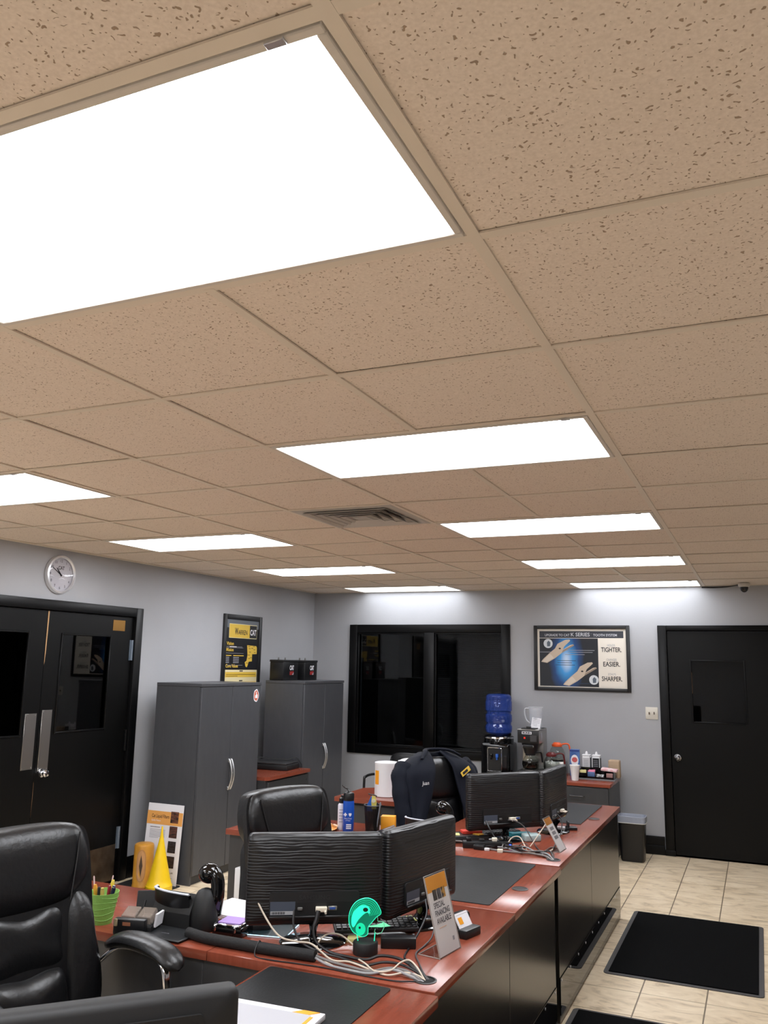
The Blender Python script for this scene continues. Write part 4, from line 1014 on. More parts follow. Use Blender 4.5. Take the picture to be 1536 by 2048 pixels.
t = thing('water_bottle', 'large blue water bottle upended on the cooler', 'water bottle', (-2.005, 7.10, 1.04))
B().lathe([(.028,-.03),(.03,0),(.10,.012),(.128,.03),(.134,.06),(.134,.09),(.120,.108),(.120,.118),(.134,.136),(.134,.200),(.119,.213),(.119,.233),(.134,.246),(.134,.33),(.129,.342),(.129,.352),(.132,.362),(.128,.385),(.105,.405),(.06,.408),(.001,.404)], n=44).obj('bottle', BLUEW, t)
B().tube(catmull([(.128,-.03,.24), (.098,-.055,.26), (.10,-.05,.34), (.128,-.03,.36)], 5), .012, 8).obj('grip', BLUEW, t)

# coffee maker
t = thing('coffee_maker', 'steel and black coffee brewer on the low cabinet', 'coffee maker', (-1.632, 6.96, HC))
B().box(-.105, .105, -.17, .18, 0, .045, .008).obj('base', BLACKPL, t)
B().box(-.105, .105, .04, .18, .045, .43, .006).obj('tower', STEEL, t)
hd = B().box(-.105, .105, -.15, .04, .30, .425, .006).obj('head', BLACKPL, t)
B().box(-.1055, .1055, -.15, .18, .418, .430, .003, 1).obj('top_plate', STEEL, t)
B().box(.104, .1075, -.15, .18, .30, .42, .002, 1).box(.104, .1075, .04, .18, .03, .30, .002, 1).obj('side_plate', STEEL, t)
B().box(-.07, .07, -.148, -.02, .428, .440, .004).box(-.022, .022, -.135, -.10, .438, .456, .004).obj('lid', BLACKPL, t)
flat(hd, 'name_plate', rect(-.060, .035, .384, .408), PAPER, (0,-.150,0), (1,0,0), (0,0,1))
text(hd, 'lettering', 'BUNN', INK, (-.053,-.1512,.389), (1,0,0), (0,0,1), w=.08, h=.015, bold=.05)
B().box(-.042, -.026, -.154, -.150, .340, .356, .002, 1).obj('brew_switch', mat('lit red switch', (190,20,16), .3, emit=((1,.04,.02,1), .7)), hd)
B().box(.020, .085, -.1535, -.150, .315, .375, .002, 1).obj('control_panel', mat('grey control panel', (62,62,64), .35), hd)
flat(hd, 'sticker', rect(.03, .075, .33, .39), GREYP, (.1077,-.10,0), (0,1,0), (0,0,1))
B(Matrix.Translation((0,-.065,0))).lathe([(.030,.185),(.055,.20),(.080,.285),(.084,.30)], n=28).box(-.05, .05, -.098, -.075, .255, .285, .004).obj('brew_funnel', BLACKPL, t)
for xx in (-.055, .02): B().box(xx, xx+.035, -.160, -.140, .262, .278, .003, 1).obj('funnel_clip', STEEL, t)
B(Matrix.Translation((0,-.065,0))).lathe([(.075,.045),(.075,.051),(.001,.052)], n=28).obj('hot_plate', STEEL, t)
GLS = glass('clear carafe glass', (240,244,242), .06)
COFFEE = mat('black coffee', (14,8,5), .15)
def carafe(x, y, z, trimc, label, fill, ang):
    t = thing('coffee_carafe', label, 'carafe', (x, y, z), ang, 'glass coffee carafes')
    B().lathe([(.055,0),(.072,.012),(.080,.045),(.078,.07),(.062,.105),(.046,.128),(.043,.138)], n=32, cap=False).obj('glass_bowl', GLS, t)
    B().lathe([(.001,.001),(.054,.002),(.070,.013),(.0785,.045),(.076,fill),(.001,fill+.0005)] if fill > .05 else [(.001,.001),(.054,.002),(.0645,.009),(.064,.010),(.001,.0105)], n=28).obj('coffee', COFFEE if fill > .05 else mat('glass base tint', (150,140,126), .2), t)
    B().lathe([(.046,.128),(.050,.132),(.050,.150),(.040,.158),(.030,.168),(.001,.170)], n=28).obj('lid_collar', trimc, t)
    B().tube(catmull([(.045,0,.150), (.085,0,.158), (.112,0,.150), (.122,0,.115), (.128,0,.060)], 6), .010, 10, flat=.8).obj('handle', trimc, t)
    B().tube([(.043*math.cos(a), .043*math.sin(a), .140) for a in [2*PI*i/24 for i in range(24)]], .004, 6, closed=True).obj('band', STEEL, t)
ORG = mat('orange plastic', (226,92,40), .4); MAR = mat('maroon plastic', (92,24,24), .35)
carafe(-1.632, 6.895, HC+.052, BLACKPL, 'carafe of black coffee with a black lid in the coffee maker', .075, 40)
# stepped warmer carrying two empty carafes
t = thing('coffee_warmer', 'stepped steel carafe warmer beside the coffee maker', 'warmer', (-1.44, 6.98, HC))
B().box(-.085, .10, -.13, .02, 0, .045, .006).box(-.075, .11, .02, .20, 0, .125, .006).obj('housing', STEEL, t)
B().lathe([(.065,.045),(.065,.049),(.001,.050)], (.0,-.055,0), 28).obj('hot_plate', BLACKPL, t)
B().lathe([(.065,.125),(.065,.129),(.001,.130)], (.02,.11,0), 28).obj('hot_plate', BLACKPL, t)
carafe(-1.435, 6.925, HC+.050, MAR, 'empty glass carafe with a maroon collar on the lower warmer step', 0, 20)
carafe(-1.415, 7.095, HC+.130, ORG, 'empty glass carafe with a bright orange collar and handle', 0, 12)
# pitcher and note on the brewer
t = thing('plastic_pitcher', 'clear plastic measuring pitcher standing on the coffee maker', 'pitcher', (-1.612, 7.05, HC+.430))
PIT = mat('cloudy plastic', (214,217,224), .25, alpha=.32)
B().lathe([(.001,.002),(.056,.002),(.056,0),(.058,0),(.068,.195),(.072,.20),(.070,.20),(.064,.193),(.054,.008),(.001,.008)], n=36).obj('jug', PIT, t)
B().tube(catmull([(-.064,0,.185), (-.105,0,.180), (-.112,0,.14), (-.095,0,.075), (-.060,0,.045)], 6), .008, 8).obj('handle', mat('milky plastic', (206,208,212), .35, alpha=.75), t)
B().tube([(.070*math.cos(a), .070*math.sin(a), .200) for a in [2*PI*i/30 for i in range(30)]], .003, 6, closed=True).obj('rim', mat('milky plastic', (206,208,212)), t)
t = thing('note_card', 'white printed note card leaning on the clear pitcher', 'card', (-1.60, 6.972, HC+.430)); t.rotation_euler = (R(-12), R(9), R(8))
B().box(-.045, .045, 0, .001, 0, .105).obj('card', PAPER, t, smooth=False)
for i in range(5): flat(t, 'print_line', rect(-.034+.012*(i == 4), .034-.02*(i > 2), .085-i*.015, .088-i*.015), GREYP, (0,0,0), (1,0,0), (0,0,1))

# creamer carton
t = thing('creamer_box', 'blue and white creamer carton on the coffee cabinet', 'carton', (-1.235, 7.06, HC), 6)
B().box(-.046, .046, -.03, .03, 0, .245, .002, 1).obj('carton', mat('blue carton', (62,96,160), .4, var=((96,132,188), 14, (1,1,1), .45, .6)), t)
flat(t, 'print', circle(0, .145, .036, 24, .052), PAPER, (0,-.030,0), (1,0,0), (0,0,1))
flat(t, 'print', circle(0, .150, .026, 20, .024), mat('pink red print', (200,90,90), .5), (0,-.030,0), (1,0,0), (0,0,1), .0014)
flat(t, 'print', rect(-.044, .044, .225, .243), mat('deep blue print', (40,62,130), .5), (0,-.030,0), (1,0,0), (0,0,1))
# shaker canisters
for i, (x, dark, lab) in enumerate(((-1.118, False, 'white shaker canister with a pale label, beside the creamer carton'), (-1.025, True, 'white shaker canister with a black label, beside the brown napkins'))):
    t = thing('shaker_canister', lab, 'canister', (x, 7.04, HC+.06), 0, 'white shaker canisters on the coffee cabinet')
    B().box(-.037, .037, -.037, .037, 0, .135, .010, 3).obj('can', WHITE, t)
    B().prism(rrect(-.030, .030, .012, .118, .004, 3), .001, (0,-.037,0), (1,0,0), (0,0,1)).obj('label_print', INK if dark else mat('pale label', (196,196,198), .5), t, smooth=False)
    B().box(.0365, .038, -.030, .030, .012, .118).obj('side_label', INK, t, smooth=False)
    for k_ in range(5): flat(t, 'print_line', rect(-.022, .018, .028+k_*.016, .032+k_*.016), GREYP, (0,-.038,0), (1,0,0), (0,0,1))
    B().box(-.038, .038, -.038, .038, .135, .146, .004).lathe([(.014,.146),(.012,.160),(.006,.175),(.001,.176)], n=16).obj('lid', WHITE, t)
# riser carrying canisters, then organiser in front
t = thing('riser', 'low black shelf under the shaker canisters', 'riser', (-1.07, 7.04, HC))
B().box(-.10, .10, -.05, .05, .05, .06, .002, 1).box(-.10, -.09, -.05, .05, 0, .05).box(.09, .10, -.05, .05, 0, .05).obj('shelf', BLACKMATT, t, smooth=False)
t = thing('condiment_organizer', 'black compartment tray of sweetener packets at the cabinet end', 'organizer', (-1.0, 6.90, HC))
OX0, OX1, OY0, OY1 = -.165, .165, -.085, .085
ob = B().box(OX0, OX1, OY0, OY1, .012, .018).box(OX0, OX1, OY1-.004, OY1, .018, .095).box(OX0, OX0+.004, OY0, OY1, .018, .08).box(OX1-.004, OX1, OY0, OY1, .018, .08).box(OX0, OX1, OY0, OY0+.004, .018, .030).box(OX0, OX0+.0825, OY0, OY0+.004, .018, .060)
for k_ in range(1, 4): ob.box(OX0+k_*.0825-.002, OX0+k_*.0825+.002, OY0, OY1, .018, .080)
ob.obj('tray', mat('black acrylic', (12,12,13), .2), t, smooth=False)
B().box(OX0-.012, OX1+.012, OY0-.02, OY1+.01, 0, .012, .002, 1).obj('base_board', mat('grey board', (120,120,122), .5), t)
rnd = random.Random(5)
PKT = [('sweetener packet, yellow', mat('yellow paper', (226,214,150), .6), 0), ('sweetener packet, pink', mat('pink paper', (226,130,160), .6), 1)]
def packets(cx, cy, z, mt, n, label, grp, wid=.055):
    for i in range(n):
        o = B(Matrix.Translation((cx+rnd.uniform(-.004,.004), cy+i*.010, z)) @ Matrix.Rotation(R(rnd.uniform(-10,10)), 4, 'Y') @ Matrix.Rotation(R(-14+rnd.uniform(-5,5)), 4, 'X')).box(-wid/2, wid/2, -.002, .002, 0, .048, .0008, 1).obj('sweetener_packet', mt)
        tag(o, label, 'packet', grp)
bz = HC+.020
packets(-1.125, 6.855, bz+.010, PKT[0][1], 5, 'yellow sweetener packets in the organizer tray', 'yellow sweetener packets')
packets(-1.042, 6.845, bz+.018, PKT[1][1], 5, 'pink sweetener packets in the organizer tray', 'pink sweetener packets')
tag(B().box(-1.075, -1.008, 6.825, 6.838, bz, bz+.05, .003).obj('sugar_box', mat('slate blue carton', (78,106,150), .5)), 'small blue sugar box in the organizer tray', 'box')
for i in range(6):
    o = B().lathe([(.010,0),(.013,.012),(.0145,.013),(.001,.0135)], (-.985+.022*(i % 3), 6.845+.020*(i//3), bz+.002+.014*(i % 2)), 14).obj('creamer_cup', WHITE)
    tag(o, 'tiny white creamer cups in the organizer tray', 'creamer cup', 'creamer cups')
o = B().box(-.905, -.845, 6.835, 6.85, bz, bz+.045, .003).obj('tea_box', mat('mauve carton', (160,120,116), .5)); tag(o, 'small mauve tea box in the organizer tray', 'box')
o = B(Matrix.Translation((-.885, 6.905, bz+.060)) @ Matrix.Rotation(R(4), 4, 'Y')).box(-.072, .072, -.055, .055, 0, .022, .004).obj('snack_packet', mat('pink white wrapper', (226,176,180), .5, var=((232,222,222), 20, (1,1,1), .45, .6))); tag(o, 'pink and white packet across the organizer tray', 'packet')
t = thing('napkin_stack', 'stack of brown paper napkins at the right end of the coffee cabinet', 'napkins', (-.862, 7.08, HC))
B().box(-.055, .050, -.05, .05, 0, .165, .012, 3).obj('stack', mat('brown napkin paper', (176,152,126), .8, bump=(30, .5, (1,1,5))), t)
t = thing('foam_cup', 'white foam cup at the front of the coffee cabinet', 'cup', (-1.166, 6.70, HC))
B().lathe([(.001,.002),(.026,.002),(.027,0),(.030,.002),(.044,.128),(.047,.132),(.047,.138),(.043,.139),(.041,.128),(.028,.008),(.001,.008)], n=32).obj('cup', mat('white foam', (236,236,236), .7), t)

# ================================================================== THINGS ON THE MIDDLE DESK
Z = DZ
# -- desk phones (built once, copied to the far desk)
def phone(loc, rz, label):
    """seen from behind: foot plate towards -Y, keypad faces +Y; handset cradled on the right (+X)"""
    t = thing('desk_phone', label, 'phone', loc, rz, 'black desk phones')
    # foot sheet
    ft = B(Matrix.Rotation(R(-2), 4, 'X')).box(-.125, .085, -.140, .0, .001, .007, .002, 1).obj('stand_plate', mat('dark grey plastic', (36,38,40), .42), t)
    text(ft, 'lettering', 'AVAYA', GREYP, (-.035,-.085,.003), (1,0,0), (0,math.cos(R(2)),-math.sin(R(2))), w=.035, h=.007, lift=.0075)
    # wedge body
    prof = [(0,.0),(.13,.0),(.135,.012),(.055,.115),(.035,.120),(.0,.055)]
    bd = B().prism([(a, b_) for a, b_ in prof], .17, (-.145,0,0), (0,1,0), (0,0,1), (1,0,0)).obj('body', BLACKMATT, t, smooth=False)
    B().prism(rrect(-.135, .0, .045, .062, .004, 3), .004, (0,.004,.0), (1,0,0), (0,.55,.83)).obj('vent_band', BLACKPL, bd, smooth=False)
    for q in ((.0,.020,.075,.080), (.004,.024,.040,.052)):
        flat(bd, 'label_print', rect(q[0], q[1], q[2], q[3]), GREYP, (0,-.001,0), (1,0,0), (0,.35,.93), .002)
    # display hood with pale rim
    hp = catmull([(-.158,.040,.090), (-.145,.014,.090), (-.09,.004,.086), (-.03,.004,.084), (.015,.010,.082)], 6)
    lo = [Vector((q.x, q.y+.010, q.z-.035)) for q in hp]; up_ = [Vector((q.x*.97-.003, q.y-.004, q.z+.036)) for q in hp]; k = len(hp)
    B().add(lo+hp+up_+[q+Vector((0,.014,0)) for q in up_]+[q+Vector((0,.03,0)) for q in lo],
            [(r_*k+i, r_*k+i+1, (r_+1)*k+i+1, (r_+1)*k+i) for r_ in range(4) for i in range(k-1)]+[(4*k+i, 4*k+i+1, i+1, i) for i in range(k-1)]).obj('display_hood', mat('black hood plastic', (20,20,22), .3), t, ang=60)
    B().tube([q+Vector((0,.002,.004)) for q in up_], .0055, 8, flat=.7).obj('display_rim', mat('pale grey rim', (190,194,204), .35), t)
    # cradle and handset
    cp = catmull([(.060,.050,.005), (.062,.040,.055), (.058,.050,.105), (.052,.070,.135)], 6); k = len(cp)
    B().tube(cp, [.042,.046,.048,.047,.046,.045,.044,.043,.042,.041,.040,.039,.038,.036,.034,.032,.028,.022,.012][:k], 16, flat=1.15).obj('cradle', BLACKMATT, t)
    hs = catmull([(.085,.075,.05), (.096,.070,.11), (.088,.078,.165), (.066,.080,.195), (.045,.074,.198)], 6); k = len(hs)
    B().tube(hs, [.029+.006*(i/k)**2 for i in range(k)], 16, flat=.8).ball((.052,.076,.188), .043, .040, .036).obj('handset', GLOSSBLK, t)
    return t
phone((-1.545, 1.325, Z), 0, 'black desk phone on the return beside the green pen cup, seen from behind')
phone((-1.275, 3.17, Z), 0, 'black desk phone on the far desk, half hidden by the big monitors')

# -- green cup and its pens
t = thing('pen_cup', 'lime green tapered cup of pens behind the near chair', 'cup', (-1.872, 1.262, Z))
B().lathe([(.001,.002),(.036,.0),(.037,.003),(.0575,.108),(.058,.111),(.0555,.111),(.0345,.006),(.001,.005)], n=32).obj('cup', mat('lime green tape', (130,178,84), .6, bump=(70, .35, (1,1,.6))), t)
for i in range(5):
    z = .020+i*.019; r_ = .037+.0205*z/.108
    B().tube([(r_*math.cos(a), r_*math.sin(a), z+.004*math.sin(a*2+i)) for a in [2*PI*j/28 for j in range(28)]], .0012, 5, closed=True).obj('tape_edge', mat('lime green tape', (136,190,74)), t)
def pen(x, y, ax, ay, L, r_, mt, label, cap=None):
    t = thing('pen', label, 'pen', (x, y, Z+.012)); t.rotation_euler = (R(ax), R(ay), 0)
    B().lathe([(r_*.4,0),(r_,.012),(r_,L-.004),(r_*.6,L)], n=10).obj('barrel', mt, t)
    if cap: B().lathe([(r_*1.15,L-.035),(r_*1.2,L-.01),(r_*.8,L+.001)], n=10).obj('cap', cap, t)
cx, cy = -1.872, 1.262
pm = lambda n, c_: mat('pen '+n, c_, .35)
pen(cx-.028, cy-.004, 2, -6, .152, .0028, pm('white straw', (226,196,196)), 'thin pale straw at the left of the green cup')
pen(cx-.014, cy-.014, 3, -5, .125, .0065, pm('orange', (226,86,34)), 'orange pen in the green cup', pm('amber', (230,168,60)))
pen(cx-.004, cy-.018, 2, 0, .120, .006, pm('black', (20,20,22)), 'black pen in the middle of the green cup')
pen(cx+.002, cy+.012, -4, 7, .155, .0025, pm('white straw', (226,196,196)), 'thin pale straw leaning right in the green cup')
pen(cx+.008, cy-.016, 4, 3, .118, .006, pm('black gold', (54,48,30)), 'black and gold pen in the green cup', pm('gold', (196,170,90)))
pen(cx+.014, cy+.008, -3, 6, .140, .006, pm('cream', (226,216,190)), 'cream capped pen in the green cup', pm('yellow', (232,206,70)))
pen(cx+.020, cy-.008, 2, 8, .128, .0065, pm('maroon', (128,24,38)), 'maroon pen in the green cup')
pen(cx+.026, cy-.004, 2, 13, .130, .0065, pm('white', (226,226,230)), 'white pen at the right of the green cup', pm('navy', (30,34,60)))

# -- card holder and small easel
t = thing('card_holder', 'black business card holder with clear lids beside the green cup', 'card holder', (-1.680, 1.245, Z), 14)
B().box(-.075, .045, -.060, -.030, 0, .055, .005).box(-.075, .060, -.032, .055, 0, .028, .004).obj('base', BLACKPL, t)
for i, x in enumerate((-.062, .0)):
    B(Matrix.Translation((x, -.020, .030)) @ Matrix.Rotation(R(20), 4, 'X')).box(0, .055, 0, .060, 0, .030, .003, 1).obj('clear_lid', mat('smoky acrylic', (150,138,128), .15, alpha=.6), t)
B(Matrix.Translation((.062, .02, .020)) @ Matrix.Rotation(R(8), 4, 'Y')).box(-.004, .004, -.03, .03, 0, .045).obj('cards', PAPER, t, smooth=False)
flat(t, 'name_plate', rect(-.038, -.008, .034, .046), mat('copper plate', (150,96,70), .4), (0,-.060,0), (1,0,0), (0,0,1))
B().box(-.070, -.058, -.064, -.058, .030, .056, .002, 1).obj('clip', mat('tan clip', (150,136,104), .5), t)
t = thing('easel_frame', 'small black easel frame standing behind the card holder', 'frame', (-1.745, 1.36, Z), 30); 
B(Matrix.Rotation(R(-16), 4, 'X')).box(-.040, .040, -.004, .004, .0, .105, .002, 1).obj('panel', BLACKMATT, t)
B().tube([(0,-.028,.080), (-.012,-.075,.003)], .004, 6).obj('strut', BLACKPL, t)

# -- paper stack
t = thing('paper_stack', 'stack of white paper on the desk return right of the phone', 'paper', (-1.50, 1.605, Z), -8)
for i in range(4):
    B(Matrix.Rotation(R(rnd.uniform(-3,3)), 4, 'Z')).box(-.108, .108, -.095, .110, .004*i, .004*i+.0034).obj('sheets', PAPER, t, smooth=False)
# -- sticky note dispenser
t = thing('note_dispenser', 'black note dispenser with a purple pad and chrome clip', 'note dispenser', (-1.360, 1.375, Z), 6)
B().box(-.062, .058, -.050, .050, 0, .034, .008).obj('base', GLOSSBLK, t)
B().box(-.058, .050, -.045, .045, .034, .044, .003, 1).obj('clip_plate', CHROME, t)
B().box(-.044, .044, -.036, .040, .044, .048, .001, 1).obj('pad', mat('lilac paper', (172,142,206), .7), t)
for xx in (-.052, .028): B().box(xx, xx+.010, -.058, -.040, .020, .042, .003, 1).obj('clip_foot', CHROME, t)
# -- lit glass mouse pad and mouse
t = thing('mouse_pad', 'dark glass mouse pad with glowing pale edges under the left monitor', 'mouse pad', (-1.295, 1.475, Z), 12)
B().prism(rrect(-.115, .115, -.085, .085, .010, 4), .005, (0,0,0), (1,0,0), (0,1,0)).obj('glass', mat('smoked glass pad', (30,44,48), .12), t, smooth=False)
B().tube([(p_[0], p_[1], .003) for p_ in rrect(-.116,.116,-.086,.086,.010,4)], .0016, 6, closed=True).obj('lit_edge', mat('lit cyan edge', (150,200,230), .3, emit=((.55,.85,1,1), 1.4)), t)
t = thing('computer_mouse', 'black and silver computer mouse on the glass mouse pad', 'mouse', (-1.315, 1.462, Z+.005), -60)
B().cushion(smooth_outline([(-.030,-.05),(-.034,0),(-.028,.048),(0,.058),(.028,.048),(.034,0),(.030,-.05),(0,-.058)], 5), .032, .0, (0,0,.001), (1,0,0), (0,1,0), (0,0,1), p=2.2).obj('shell', BLACKPL, t)
B().cushion(smooth_outline([(-.012,-.035),(-.016,.01),(-.010,.042),(.010,.042),(.016,.01),(.012,-.035)], 4), .012, .004, (0,0,.025), (1,0,0), (0,1,0), (0,0,1)).obj('top_shell', mat('silver plastic', (190,196,204), .25, .3), t)
# -- keyboard resting behind the monitor foot, note pad, small tray
t = thing('keyboard', 'black keyboard behind the foot of the left monitor', 'keyboard', (-.905, 1.625, Z+.0135), 33)
B(Matrix.Rotation(R(3), 4, 'X')).box(-.155, .155, -.060, .060, .006, .020, .004).obj('case', BLACKMATT, t)
for r_ in range(4):
    for c_ in range(13):
        pass
kb = B(Matrix.Rotation(R(3), 4, 'X')); km = None
key = B().box(-.0092, .0092, -.0092, .0092, 0, .006, .0015, 1).mesh('key', BLACKPL)
for r_ in range(5):
    for c_ in range(14):
        o = link('key', key, t); o.location = (-.140+c_*.0215, -.046+r_*.0225, .0195+(-.046+r_*.0225)*.0524); o.rotation_euler = (R(3),0,0)
o = B(Matrix.Translation((-.935, 1.515, Z)) @ Matrix.Rotation(R(20), 4, 'Z')).box(-.026, .026, -.026, .026, 0, .010, .0008, 1).obj('sticky_pad', mat('yellow note paper', (232,224,150), .7)); tag(o, 'small yellow sticky note pad behind the green lamp', 'note pad')
o = B(Matrix.Translation((-.765, 1.515, Z)) @ Matrix.Rotation(R(22), 4, 'Z')).box(-.062, .062, -.022, .022, 0, .036, .004).obj('pen_tray', BLACKPL); tag(o, 'small black box between the green lamp and the right monitor foot', 'box')
o = B(Matrix.Translation((-.845, 1.775, Z+.0165)) @ Matrix.Rotation(R(40), 4, 'Z') @ Matrix.Rotation(R(-4), 4, 'Y')).box(-.036, .036, -.036, .036, 0, .0012).obj('sticky_note', mat('lime note paper', (214,222,130), .7)); tag(o, 'yellow-green sticky note on the foot of the right monitor', 'note')

# -- green edge-lit helmet lamp
t = thing('helmet_lamp', 'green glowing acrylic football helmet lamp on a black round base', 'lamp', (-.842, 1.405, Z), 24)
B().lathe([(.042,0),(.043,.003),(.043,.036),(.040,.040),(.001,.041)], n=36).obj('base', BLACKMATT, t)
GREEN = mat('lit green acrylic', (8,96,66), .3, emit=((.0,.40,.23,1), .36), alpha=.85)
GREENL = mat('bright green engraving', (40,220,150), .3, emit=((.02,1,.58,1), 1.0))
GREEND = mat('dim green engraving', (30,180,120), .3, emit=((.0,.75,.42,1), .8))
PAG = mat('pale green acrylic', (120,220,170), .3, emit=((.25,.85,.55,1), .6), alpha=.8)
U, V = Vector((1,0,0)), Vector((0,0,1))
hel = catmull([(-.046,.072,0),(-.058,.100,0),(-.055,.135,0),(-.035,.165,0),(.0,.178,0),(.030,.168,0),(.048,.142,0),(.050,.128,0),(.036,.118,0),(.020,.100,0),(.008,.085,0),(.006,.062,0),(-.010,.054,0),(-.028,.060,0)], 5, True)
hel2 = [(p_.x, p_.y) for p_ in hel]
B().prism(hel2, .004, (0,.002,0), U, V).obj('helmet_plate', GREEN, t, smooth=False)
B().tube([Vector((a, -.0005, b_)) for a, b_ in hel2], .0017, 6, closed=True).obj('helmet_outline', GREENL, t)
for k_ in range(7):          # engraved contour lines
    f = .90-.10*k_; pts = [Vector((-.004+(a+.004)*f, -.0028, .118+(b_-.118)*f)) for a, b_ in hel2[8:36]]
    B().tube(pts, .0007, 5).obj('engraved_line', GREEND, t)
horn = catmull([(-.050,.098,0),(-.046,.128,0),(-.026,.150,0),(-.004,.156,0),(.012,.146,0),(.012,.128,0),(.004,.132,0),(-.008,.126,0),(-.026,.108,0),(-.042,.084,0)], 5, True)
B().prism([(p_.x, p_.y) for p_ in horn], .0012, (0,-.0022,0), U, V).obj('emblem', GREENL, t, smooth=False)
B().prism(circle(-.002, .141, .009, 16, .007), .0012, (0,-.0036,0), U, V).obj('emblem_hole', mat('dark engraving', (6,36,26), .5), t, smooth=False)
B().prism(circle(-.018, .078, .017, 20, .020), .0012, (0,-.0022,0), U, V).obj('ear_disc', GREEND, t, smooth=False)
B().prism(circle(-.021, .083, .004, 12), .0012, (0,-.0036,0), U, V).obj('ear_hole', mat('dark engraving', (6,36,26)), t, smooth=False)
B().prism([(-.010,.084),(.040,.092),(.062,.100),(.085,.088),(.055,.084)], .003, (0,.004,0), U, V).obj('visor', PAG, t, smooth=False)
B().tube([Vector((a, -.001, b_)) for a, b_ in ((.040,.120),(.041,.104),(.062,.102),(.064,.086),(.055,.068),(.040,.062),(.030,.070),(.033,.080))], .0013, 6).obj('face_mask', mat('clear green edge', (110,190,150), .2, emit=((.1,.5,.3,1), .4)), t)
for a, b_ in ((-.030,.060), (.032,.066)):
    B().tube([Vector((a, 0, b_)), Vector((a+.004 if a < 0 else a-.002, 0, .040))], .0016, 6).obj('prong', GREENL, t)

# -- acrylic sign holder facing the aisle
def sign(loc, rz, lean, w_, h_, label, full):
    t = thing('sign_holder', label, 'sign', loc, rz)
    CLR = glass('clear acrylic', (250,249,248), .01)
    la = R(lean); v_ = Vector((0, math.sin(la), math.cos(la))); n_ = Vector((0,-math.cos(la), math.sin(la))); U_ = Vector((1,0,0))
    B().prism(rect(-w_/2, w_/2, 0, h_), .0025, n_*-.0032, U_, v_).obj('acrylic_back', CLR, t, smooth=False)
    B().prism(rect(-w_/2-.002, w_/2+.002, -.001, h_+.002), .0006, n_*.0014, U_, v_).obj('acrylic_front', CLR, t, smooth=False)
    B().box(-w_/2, w_/2, 0, .085, .0005, .003).obj('acrylic_foot', CLR, t, smooth=False)
    ed = B().tube([U_*a+v_*b_ for a, b_ in ((-w_/2,0),(-w_/2,h_),(w_/2,h_),(w_/2,0))], .0018, 5).tube([(-w_/2,0,.002),(-w_/2,.085,.002),(w_/2,.085,.002),(w_/2,0,.002)], .0016, 5)
    ed.obj('acrylic_edge', mat('frosted acrylic edge', (176,168,162), .4), t)
    o_ = Vector((0,0,0)); m_ = .005
    B().prism(rect(-w_/2+m_, w_/2-m_, .004, h_-m_), .0014, n_*-.0005, U_, v_).obj('sheet', mat('bright card', (246,244,247), .6), t, smooth=False)
    f = n_*.0009
    X0, X1 = -w_/2+m_, w_/2-m_
    flat(t, 'print_band', rect(X0, X1, h_*.785, h_-m_), ORANGE, f, U_, v_, .0001, .0004)
    if full:
        for i, c_ in enumerate(((58,50,42),(74,74,80),(196,146,60))):
            x = -.040+i*.030
            flat(t, 'photo_print', rect(x, x+.026, h_*.675, h_*.805), mat('sign photo %d' % i, c_, .5, var=((24,22,22), 60, (1,1,1), .45, .6)), f, U_, v_, .0004, .0004)
        for i, s_ in enumerate(('SPECIAL', 'FINANCING', 'AVAILABLE')):
            text(t, 'lettering', s_, mat('slate ink', (62,60,70), .6), f+U_*-.048+v_*(h_*.580-i*h_*.095), U_, v_, w=.074 if i == 0 else .100, h=h_*.070, lift=.0007, bold=.015)
        flat(t, 'print_line', rect(-.040, .010, h_*.335, h_*.345), mat('pale orange print', (232,196,170), .6), f, U_, v_, .0003, .0003)
        flat(t, 'print', rect(.034, .046, h_*.135, h_*.185), GREYP, f, U_, v_, .0003, .0003)
    else:
        for i in range(3): flat(t, 'photo_print', rect(-.030, .030, h_*(.62-.13*i), h_*(.71-.13*i)), mat('grey photo print', (120,118,122), .5), f, U_, v_, .0003, .0003)
    return t
sign((-.578, 1.535, Z), 81, 15, .150, .262, 'clear acrylic sign with an orange top on the middle desk, SPECIAL FINANCING lettering', True)
sign((-.575, 3.37, Z), 86, 30, .115, .19, 'small leaning acrylic sign at the grommet of the far desk, nearly edge-on', False)
# -- card tray behind the sign
t = thing('card_tray', 'black card tray with a white and orange card behind the financing sign', 'card holder', (-.605, 1.755, Z), 75)
B().box(-.05, .05, -.045, .045, 0, .030, .004).box(-.04, .05, .010, .045, .03, .070, .006).obj('tray', BLACKPL, t)
B(Matrix.Translation((0,-.012,.030)) @ Matrix.Rotation(R(-32), 4, 'X')).box(-.042, .042, 0, .003, -.005, .052).obj('cards', PAPER, t, smooth=False)
B(Matrix.Translation((0,-.012,.030)) @ Matrix.Rotation(R(-32), 4, 'X')).box(-.030, -.006, -.001, 0, .012, .036).obj('print', ORANGE, t, smooth=False)
B().cyl((.052,.03,.05), (.066,.03,.05), .016, n=16).obj('knob', BLACKPL, t)

# -- padded black sleeve lying along the desk edge
t = thing('cable_sleeve', 'thick black foam cable sleeve lying along the near edge of the middle desk', 'cable sleeve', (0,0,Z))
sp = catmull([(-1.475,1.262,.019), (-1.38,1.240,.019), (-1.25,1.238,.019), (-1.12,1.240,.019), (-1.01,1.247,.019), (-.955,1.252,.019)], 6)
B().tube(sp, .0185, 14).obj('foam_tube', mat('black foam', (20,20,21), .8, bump=(90, .5, (1,1,1))), t)
B().cyl((-.955,1.252,.019), (-.9545,1.252,.019), .010, n=12).obj('core', mat('dark core', (6,6,6), .9), t)

